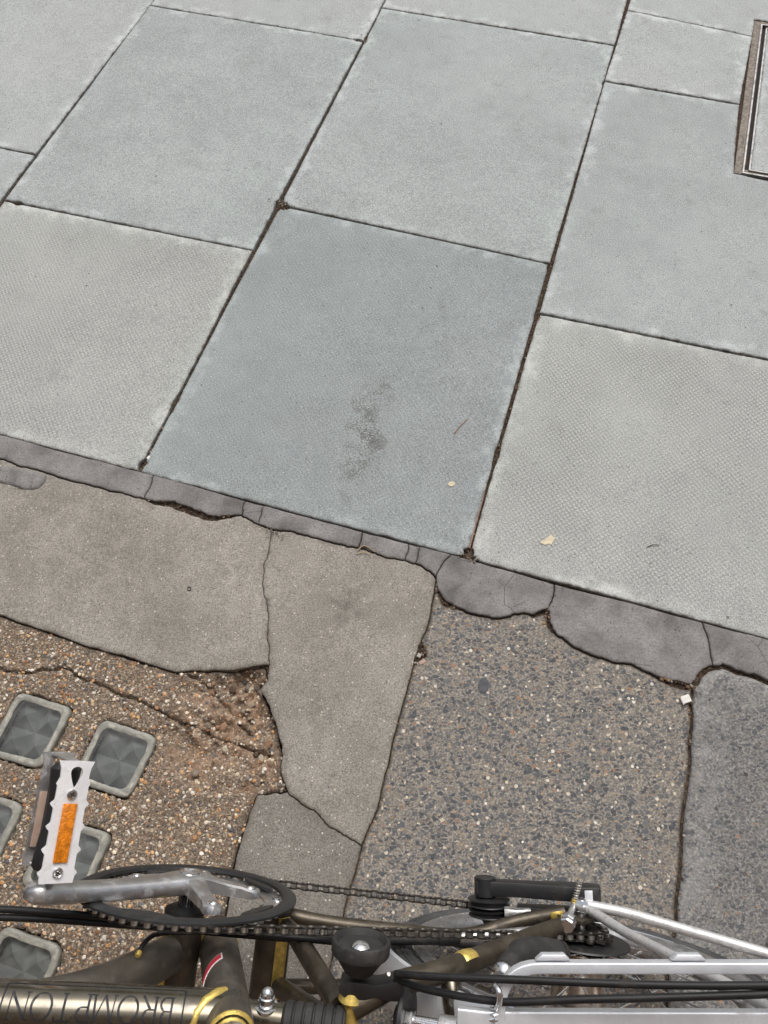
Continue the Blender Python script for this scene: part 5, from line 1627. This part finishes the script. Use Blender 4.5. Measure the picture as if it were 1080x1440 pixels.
for k in range(28):
    s = 1 if k % 2 else -1
    a0 = 2 * math.pi * k / 28
    tw = (1 if (k // 2) % 2 else -1) * 1.15
    p0 = REAR_A + V3((0.0335 * math.cos(a0 + tw), s * 0.0285, 0.0335 * math.sin(a0 + tw)))
    p1 = REAR_A + V3((0.1650 * math.cos(a0), s * 0.003, 0.1650 * math.sin(a0)))
    P('spoke', MB().tube([p0, p1], 0.0010, 6), M_CHROME, wh)
    P('spoke_nipple', MB().tube([p1, p1 + (p0 - p1).normalized() * 0.012], 0.0018, 6), M_CHROME, wh)
cg = MB()
pts = []
for i in range(13):
    a = 2 * math.pi * i / 13
    for da, rr in ((-0.5, 0.0235), (-0.12, 0.0295), (0.12, 0.0295)):
        pts.append((REAR_A.x + rr * math.cos(a + da * 2 * math.pi / 13), REAR_A.z + rr * math.sin(a + da * 2 * math.pi / 13)))
cg.prism(pts, (0, 0.0435, 0), (1, 0, 0), (0, 0, 1), (0, 0.0025, 0))
P('sprocket', cg, M_CHAIN, wh, smooth=0)
cg = MB(); cg.prism([(REAR_A.x + (x_ - REAR_A.x) * 1.18, REAR_A.z + (z_ - REAR_A.z) * 1.18) for x_, z_ in pts], (0, 0.0395, 0), (1, 0, 0), (0, 0, 1), (0, 0.0025, 0))
P('sprocket', cg, M_CHAIN, wh, smooth=0)
P('spoke_disc', MB().lathe([(0.020, 0.0315), (0.0500, 0.0330), (0.0530, 0.0340), (0.0520, 0.0355), (0.020, 0.0370), (0.020, 0.0315)], REAR_A, (0, 1, 0), 40), M_BLACK, wh)
P('wheel_axle', MB().cyl(REAR_A + V3((0, -0.075, 0)), REAR_A + V3((0, 0.076, 0)), 0.005, 14), M_CHROME, wh)
P('axle_nut', MB().lathe([(0, 0), (0.0092, 0), (0.0092, 0.001), (0.0082, 0.0012), (0.0082, 0.008), (0.0065, 0.012), (0, 0.0135)], REAR_A + V3((0, 0.0625, 0)), (0, 1, 0), 6), M_CHROME, wh, smooth=20)
P('mudguard', MB().lathe([(0.2170, -0.0235), (0.2215, -0.0230), (0.2240, -0.0150), (0.2248, 0.0), (0.2240, 0.0150), (0.2215, 0.0230), (0.2170, 0.0235), (0.2165, 0.0228), (0.2205, 0.0222), (0.2230, 0.0145), (0.2238, 0.0), (0.2230, -0.0145), (0.2205, -0.0222), (0.2165, -0.0228), (0.2170, -0.0235)], REAR_A, (0, 1, 0), 70, rad(-4), rad(186), (-1, 0, 0)), M_RACK)
P('mudguard_bracket', MB().prism([(-0.036, 0.185), (-0.022, 0.176), (-0.012, 0.215), (-0.026, 0.226)], (0, -0.016, 0), (1, 0, 0), (0, 0, 1), (0, 0.032, 0)), M_RACK, bevel=0.001)

# --- luggage rack
def bar(name, pts, w, h, mat, par=None, r=0.0):
    return P(name, MB().tube(fillet(pts, r, 8) if r else pts, 1.0, 20, True, (h, w), 0.22), mat, par, smooth=35)
RZ = 0.450
M_STAY = metal('scuffed_silver_tube', (0.66, 0.66, 0.66), 0.45, 0.08, 110, ((0.14, 0.12, 0.10), 0.6), 0.0003, 0.0, 0.65)
def rk(x, s, w, z=0.0):
    return V3((x, 0.112 * (x - 0.212) + s * w, RZ + z))
rack = None
for s in (1, -1):
    b_ = bar('rack_rail', [rk(0.085, s, 0.0), rk(0.085, s, 0.0825), rk(0.47, s, 0.0825), rk(0.47, s, 0.0)], 0.0042, 0.0056, M_RACK, rack, 0.030)
    bar('inner_rail', [rk(0.052, s, 0.046, -0.002), rk(0.075, s, 0.0440, -0.0012), rk(0.466, s, 0.0440, -0.0012)], 0.0070, 0.0050, M_RACK)
    for x_ in (0.125, 0.232, 0.34):
        P('rail_tab', MB().prism([(-0.014, 0), (0.014, 0), (0.009, 0.0045), (-0.009, 0.0045)], rk(x_, s, 0.0878, -0.004), V3((1, 0.112, 0)), V3((0, s, 0)), V3((0, 0, 0.008))), M_RACK, b_, bevel=0.0006)
    P('rack_stay', MB().tube(fillet([(0.200, s * 0.0665, 0.206), (0.206, s * 0.0655, 0.214), (0.232, s * 0.0590, 0.262), (0.292, s * 0.0555, 0.385), (0.312, s * 0.052, 0.425), (0.322, s * 0.052, 0.443)], 0.012, 4), 0.0052, 14), M_STAY)
    P('rack_stay', MB().tube(curve([(0.200, s * 0.0680, 0.203), (0.212, s * 0.0672, 0.2005), (0.250, s * 0.0640, 0.200), (0.301, s * 0.0560, 0.200), (0.40, s * 0.0410, 0.205), (0.50, s * 0.030, 0.235), (0.56, s * 0.030, 0.33)], 5), [0.0035, 0.0045] + [0.0058] * 29, 14), M_STAY)
P('rack_tongue', MB().prism([(0.052, -0.060), (0.083, -0.056), (0.083, 0.024), (0.052, 0.022)], (0, 0, RZ - 0.0125), (1, 0, 0), (0, 1, 0), (0, 0, 0.007)), M_RACK, bevel=0.001)

# --- chain tensioner
tn = MB()
A0, A1 = V3((0.094, 0.069, 0.166)), V3((0.212, 0.080, 0.186))
ad = (A1 - A0).normalized(); aw = V3((-ad.z, 0, ad.x)).normalized(); an = ad.cross(aw)
an = -an if an.y < 0 else an
def tp_(s, w, o_):
    return A0 + ad * s + aw * w + an * o_
prof_ = [(-0.010, -0.011), (0.010, -0.011), (0.040, -0.009), (0.085, -0.013), (0.112, -0.014), (0.130, -0.010), (0.130, 0.012), (0.112, 0.015), (0.085, 0.014), (0.040, 0.009), (0.010, 0.010), (-0.010, 0.010)]
tn.add([tp_(s, w, -0.010) for s, w in prof_] + [tp_(s, w, 0.006) for s, w in prof_], [list(range(12))[::-1], [12 + i for i in range(12)]] + [[i, (i + 1) % 12, 12 + (i + 1) % 12, 12 + i] for i in range(12)])
ten = P('chain_tensioner', tn, M_BLACK, bevel=0.0018)
tb = MB(); tb.add([tp_(s, w, o_) for o_ in (-0.029, -0.019) for s, w in ((0.036, -0.009), (0.075, -0.013), (0.128, -0.012), (0.128, 0.011), (0.080, 0.013), (0.036, 0.007))], [[0, 1, 2, 3, 4, 5][::-1], [6, 7, 8, 9, 10, 11]] + [[i, (i + 1) % 6, 6 + (i + 1) % 6, 6 + i] for i in range(6)])
P('inner_arm', tb, M_BLACK, ten, bevel=0.0015)
hb = MB(); hb.add([tp_(s, w, o_) for o_ in (-0.030, 0.002) for s, w in ((0.112, -0.012), (0.1295, -0.011), (0.1295, 0.011), (0.112, 0.012))], [[0, 1, 2, 3][::-1], [4, 5, 6, 7]] + [[i, (i + 1) % 4, 4 + (i + 1) % 4, 4 + i] for i in range(4)])
P('tensioner_body', hb, M_BLACK, ten, bevel=0.0015)
si = MB(); si.add([tp_(s, w, o_) for w in (0.0128, 0.0150) for s, o_ in ((0.112, -0.024), (0.112, 0.003), (0.121, 0.003), (0.121, -0.024))], [[0, 1, 2, 3], [7, 6, 5, 4], [0, 4, 5, 1], [1, 5, 6, 2], [2, 6, 7, 3], [3, 7, 4, 0]])
P('steel_insert', si, M_RACK, ten, bevel=0.0005)
P('pulley_post', MB().cyl(tp_(0.0, 0, -0.012), tp_(0.0, 0, 0.009), 0.0125, 20, 0.001), M_BLACK, ten)
jp = [(0, 0), (0.021, 0), (0.0245, 0.0012), (0.0240, 0.0022), (0.0195, 0.0035), (0.0195, 0.0055), (0.0240, 0.0068), (0.0245, 0.0078), (0.021, 0.009), (0, 0.009)]
P('jockey_wheel', MB().lathe(jp, tp_(0.004, 0.0, -0.0220), an, 28), M_BLACK, ten)
P('jockey_wheel', MB().lathe([(r_ * 0.98, h_) for r_, h_ in jp], tp_(0.004, -0.001, -0.0330), an, 28), M_BLACK, ten)
P('pulley_cap', MB().lathe([(0, 0), (0.007, 0), (0.0125, 0.010), (0, 0.010)], tp_(0.006, -0.001, -0.0440), an, 20), M_BLACK, ten)
P('pulley_link', MB().tube([tp_(0.022, 0.012, -0.026), tp_(0.036, 0.010, -0.026), tp_(0.050, 0.006, -0.026)], [0.010, 0.0075, 0.0095], 12, True, (0.9, 0.7)), M_ALLOY, ten)

# --- gear indicator: spring, rod and adjuster
i0, i1, i2 = V3((0.1945, 0.0955, 0.2100)), V3((0.1885, 0.0700, 0.2085)), V3((0.1770, 0.0590, 0.2400))
sp = []
d = (i1 - i0); L = d.length; d.normalize(); e1 = d.orthogonal().normalized(); e2 = d.cross(e1)
for i in range(97):
    a = i / 96 * 2 * math.pi * 8
    sp.append(i0 + d * (L * 0.82 * i / 96) + (e1 * math.cos(a) + e2 * math.sin(a)) * 0.0024)
ind = P('indicator_spring', MB().tube(sp, 0.00085, 6), M_ALLOY)
P('spring_core', MB().cyl(i0, i1, 0.0012, 8), M_BRASS, ind)
P('ferrule', MB().cyl(i1 - d * 0.004, i1 + d * 0.002, 0.0036, 14, 0.0005), M_BRASS, ind)
P('rod', MB().tube([i1, i1.lerp(i2, .35), i2], [0.0026, 0.0034, 0.0036], 12), M_ALLOY, ind)
dr_ = (i2 - i1).normalized()
P('adjuster_nut', MB().lathe([(0, 0), (0.0078, 0), (0.0086, 0.001), (0.0086, 0.005), (0.0072, 0.006), (0.0072, 0.0075), (0.0086, 0.0084), (0.0086, 0.0120), (0.0075, 0.0135), (0, 0.0135)], i2 - dr_ * 0.002, dr_, 8), M_CHROME, ind, smooth=20)

# --- chain, link by link
cy = 0.0466
jw = tp_(0.004, 0.0, -0.0275)
path = []
R1, R2 = 0.1011, 0.0265
# tangents: upper run ring -> sprocket, lower run jockey -> ring
dx = REAR_A.x - CC.x; dz = REAR_A.z - CC.z; D = math.hypot(dx, dz); base = math.atan2(dz, dx)
au = base + math.acos((R1 - R2) / D)
dxj = jw.x - CC.x; dzj = jw.z - CC.z; Dj = math.hypot(dxj, dzj); bj = math.atan2(dzj, dxj)
al = bj - math.acos((R1 - 0.0195) / Dj)
ang = al + 2 * math.pi
pts = []
pts.append(V3((jw.x + 0.0195 * math.cos(al), jw.y, jw.z + 0.0195 * math.sin(al))))
nn = 40
for i in range(nn + 1):
    a = ang + (au - ang) * i / nn
    pts.append(V3((CC.x + R1 * math.cos(a), cy, CC.z + R1 * math.sin(a))))
for i in range(13):
    a = au - (math.pi + 0.35) * i / 12
    pts.append(V3((REAR_A.x + R2 * math.cos(a), 0.0448, REAR_A.z + R2 * math.sin(a))))
pts.append(V3((jw.x + 0.016, jw.y - 0.002, jw.z + 0.016)))
PITCH_ = 0.0127
joints = [pts[0]]
i = 0; cur = pts[0]
while i < len(pts) - 1:
    nxt = pts[i + 1]
    if (nxt - cur).length >= PITCH_:
        cur = cur + (nxt - cur).normalized() * PITCH_
        joints.append(cur)
    else:
        i += 1
def link_mesh(outer):
    mb = MB()
    yo = 0.0033 if outer else 0.0025
    th = 0.0009
    n = 7
    for s in (-1, 1):
        pl = []
        for k in range(n):
            a = math.pi / 2 + math.pi * k / (n - 1)
            pl.append((-PITCH_ / 2 + 0.0042 * math.cos(a), 0.0042 * math.sin(a)))
        pl.append((0, -0.0030))
        for k in range(n):
            a = -math.pi / 2 + math.pi * k / (n - 1)
            pl.append((PITCH_ / 2 + 0.0042 * math.cos(a), 0.0042 * math.sin(a)))
        pl.append((0, 0.0030))
        mb.prism(pl, (0, s * yo - th / 2, 0), (1, 0, 0), (0, 0, 1), (0, th, 0))
    me_o = mb.build('link', M_CHAIN, None, smooth=0)
    me = me_o.data
    bpy.data.objects.remove(me_o)
    return me
def roller_mesh():
    mb = MB(); mb.cyl((-PITCH_ / 2, -0.0021, 0), (-PITCH_ / 2, 0.0021, 0), 0.0043, 10)
    for q in (-0.0040, 0.0036):
        mb.cyl((-PITCH_ / 2, q, 0), (-PITCH_ / 2, q + 0.0004, 0), 0.0018, 8)
    o_ = mb.build('roller', M_ROLLER, None); me = o_.data; bpy.data.objects.remove(o_); return me
LM = [link_mesh(True), link_mesh(False)]; RM = roller_mesh()
chain = empty('chain', (0, 0, 0), BIKE)
for k, (a, b) in enumerate(zip(joints[:-1], joints[1:])):
    t = (b - a).normalized()
    o_ = obj('link', LM[k % 2], None, chain)
    M = Matrix(((t.x, 0, -t.z), (t.y, 1, 0), (t.z, 0, t.x)))
    o_.matrix_local = Matrix.Translation((a + b) / 2) @ M.to_4x4()
    o2 = obj('roller', RM, None, chain)
    o2.matrix_local = Matrix.Translation((a + b) / 2) @ M.to_4x4()

# --- cables
def cable(name, pts, r, mat=None, par=None):
    return P(name, MB().tube(curve(pts, 8), r, 12), mat or M_HOSE, par)
cable('brake_cable', [(-0.0005, 0.0465, 0.428), (0.03, 0.0535, 0.446), (0.10, 0.0640, 0.462), (0.20, 0.0745, 0.470), (0.29, 0.0845, 0.470), (0.42, 0.100, 0.462), (0.50, 0.085, 0.42), (0.52, 0.04, 0.36)], 0.0030)
cable('brake_cable', [(-0.0005, 0.0405, 0.420), (0.03, 0.0400, 0.436), (0.085, 0.0445, 0.455), (0.14, 0.0560, 0.466), (0.20, 0.0655, 0.470), (0.29, 0.0785, 0.470), (0.42, 0.096, 0.460), (0.49, 0.080, 0.42), (0.51, 0.03, 0.35)], 0.0030)
fc = cable('gear_cable', [(-0.62, 0.010, 0.40), (-0.50, 0.022, 0.36), (-0.395, 0.0305, 0.335), (-0.25, 0.0335, 0.326), (-0.17, 0.0325, 0.320), (-0.095, 0.0330, 0.318), (-0.04, 0.034, 0.318)], 0.0034)
cable('gear_cable', [(-0.62, -0.004, 0.40), (-0.50, 0.012, 0.36), (-0.396, 0.0225, 0.333), (-0.25, 0.0275, 0.322), (-0.17, 0.0275, 0.312), (-0.10, 0.0270, 0.300), (-0.02, 0.029, 0.275)], 0.0034)
cable('gear_cable', [(-0.20, 0.0300, 0.330), (-0.229, 0.0310, 0.352), (-0.2365, 0.0255, 0.366), (-0.2375, 0.0200, 0.372)], 0.0022)
P('cable_ferrule', MB().cyl((-0.2375, 0.0208, 0.3713), (-0.2379, 0.0175, 0.3750), 0.0029, 12, 0.0005), M_BRASS, down)
rc_ = cable('rear_cable', [(-0.10, 0.0300, 0.290), (-0.045, 0.0300, 0.280), (0.0, 0.0300, 0.272), (0.048, 0.0335, 0.262)], 0.0048, M_RUBBER)
P('cable_sleeve', MB().cyl((0.040, 0.0328, 0.2635), (0.062, 0.0350, 0.2590), 0.0072, 18, 0.001), M_RUBBER, rc_)
cable('rear_cable', [(0.060, 0.0348, 0.2592), (0.090, 0.0380, 0.252), (0.125, 0.042, 0.243), (0.165, 0.048, 0.232)], 0.0052, M_ALLOY)
cable('rear_cable', [(-0.06, 0.0240, 0.265), (-0.01, 0.0225, 0.250), (0.045, 0.0245, 0.235), (0.09, 0.020, 0.225)], 0.0055, M_RUBBER)
P('cable_clip', MB().tube(curve([(0.077, 0.0530, 0.455), (0.079, 0.0570, 0.462), (0.082, 0.0545, 0.467), (0.083, 0.0470, 0.463), (0.082, 0.0400, 0.456)], 5), 0.0026, 10), M_CHROME)
P('clip_spring', MB().tube([V3((0.081 + 0.0035 * math.cos(i * 0.9), 0.0400 - 0.0006 * i, 0.452 + 0.0035 * math.sin(i * 0.9))) for i in range(30)], 0.0011, 6), M_CHROME)

# --- rubber elbow and bolt in front of the rack
bt = P('rubber_elbow', MB().tube(curve([(0.092, 0.0530, 0.408), (0.101, 0.0575, 0.392), (0.114, 0.0600, 0.374), (0.130, 0.0580, 0.360), (0.150, 0.0545, 0.350)], 5), [0.0085] * 3 + [0.0092] * 4 + [0.0098] + [0.0120] * 6 + [0.0126] * 6 + [0.0120], 20), M_RUBBER)
P('elbow_mouth', MB().lathe([(0, 0.0002), (0.0095, 0.0002), (0.0102, 0.0014), (0.0122, 0.0010), (0.0128, -0.003)], (0.1505, 0.0545, 0.3497), (0.86, -0.12, -0.45), 20), M_DARKGAP, bt)  # dark disc on the closed end, coloured for the shade inside an opening
P('elbow_bolt', MB().lathe([(0, -0.002), (0.0085, -0.002), (0.0088, 0.0), (0.0070, 0.0015), (0.0060, 0.007), (0, 0.0078)], (0.091, 0.0520, 0.4095), (-0.35, -0.35, 0.85), 14), M_CHROME, bt)

# --- front end, out of the picture to the left: head tube, fork, stem, handlebar and wheel
P('head_tube', MB().cyl((-0.660, 0, 0.435), (-0.690, 0, 0.560) , 0.019, 24, 0.001), M_RAW)
P('stem', MB().tube([(-0.686, 0, 0.545), (-0.664, 0, 0.640), (-0.596, 0, 0.985)], [0.0165, 0.0175, 0.0160], 20), M_BLACK)
hb_ = P('handlebar', MB().tube(fillet([(-0.586, -0.27, 0.965), (-0.592, -0.10, 0.990), (-0.596, 0, 0.992), (-0.592, 0.10, 0.990), (-0.586, 0.27, 0.965)], 0.06, 5), 0.0125, 18), M_ALLOY)
for s in (1, -1):
    P('grip', MB().cyl((-0.5895, s * 0.165, 0.9815), (-0.586, s * 0.272, 0.965), 0.0165, 20, 0.002), M_RUBBER, hb_)
FA = V3((-0.745, 0, 0.21))
for s in (1, -1):
    P('fork_blade', MB().tube(curve([(-0.660, s * 0.020, 0.438), (-0.668, s * 0.040, 0.400), (-0.700, s * 0.046, 0.300), FA + V3((0, s * 0.047, 0))], 5), [0.011] * 11 + [0.0095, 0.009, 0.0085, 0.008, 0.0075], 16), M_RAW)
P('fork_crown', MB().cyl((-0.6605, -0.030, 0.437), (-0.6605, 0.030, 0.437), 0.0135, 18, 0.002), M_RAW)
fw = P('front_wheel', MB().lathe([(0, -0.034), (0.010, -0.034), (0.012, -0.028), (0.0195, -0.026), (0.0195, -0.023), (0.011, -0.020), (0.011, 0.020), (0.0195, 0.023), (0.0195, 0.026), (0.012, 0.028), (0.010, 0.034), (0, 0.034)], FA, (0, 1, 0), 28), M_ALLOY)
P('tyre', MB().lathe(tp2, FA, (0, 1, 0), 96), M_TYRE, fw, smooth=25)
P('rim', MB().lathe([(0.1825, 0.0105), (0.1832, 0.0122), (0.1690, 0.0122), (0.1625, 0.0050), (0.1625, -0.0050), (0.1690, -0.0122), (0.1832, -0.0122), (0.1825, -0.0105), (0.1740, -0.0095), (0.1740, 0.0095), (0.1825, 0.0105)], FA, (0, 1, 0), 96), M_RIMW, fw)
for k in range(28):
    s = 1 if k % 2 else -1
    a0 = 2 * math.pi * k / 28
    tw = (1 if (k // 2) % 2 else -1) * 1.15
    P('spoke', MB().tube([FA + V3((0.018 * math.cos(a0 + tw), s * 0.0245, 0.018 * math.sin(a0 + tw))), FA + V3((0.165 * math.cos(a0), s * 0.003, 0.165 * math.sin(a0)))], 0.0010, 6), M_CHROME, fw)

# ------------------------------------------------------------------ unseen house front, added behind the camera to shade the ground and bike
kb = NT('stock_brick_front')
pb = kb.geo_pos()
bk = kb.n('TexBrick')
mpb = kb.n('Mapping'); kb.link(pb, mpb.inputs[0]); mpb.inputs['Rotation'].default_value = (rad(90), 0, 0)
kb.link(mpb.outputs[0], bk.inputs['Vector'])
bk.inputs['Scale'].default_value = 4.4
bk.inputs['Color1'].default_value = (0.16, 0.10, 0.07, 1); bk.inputs['Color2'].default_value = (0.24, 0.15, 0.10, 1); bk.inputs['Mortar'].default_value = (0.25, 0.23, 0.2, 1)
M_BRICK = kb.out(kb.mix(kb.ramp(kb.noise(3, 4, 0.6, pb), 0.3, 0.7, 0, 0.4), bk.outputs[0], (0.10, 0.07, 0.055)), 0.9)
m = MB(); m.box((0, 0, 4.5), (14.0, 0.35, 9.0))
hf = m.build('added_house_front', M_BRICK, None, smooth=0, bevel=0.01)
hf.location = (0, -1.15, 0); hf.rotation_euler = (0, 0, rad(-4))
tag(hf, 'unseen brown brick house front, added behind the camera to shade the pavement', 'building')
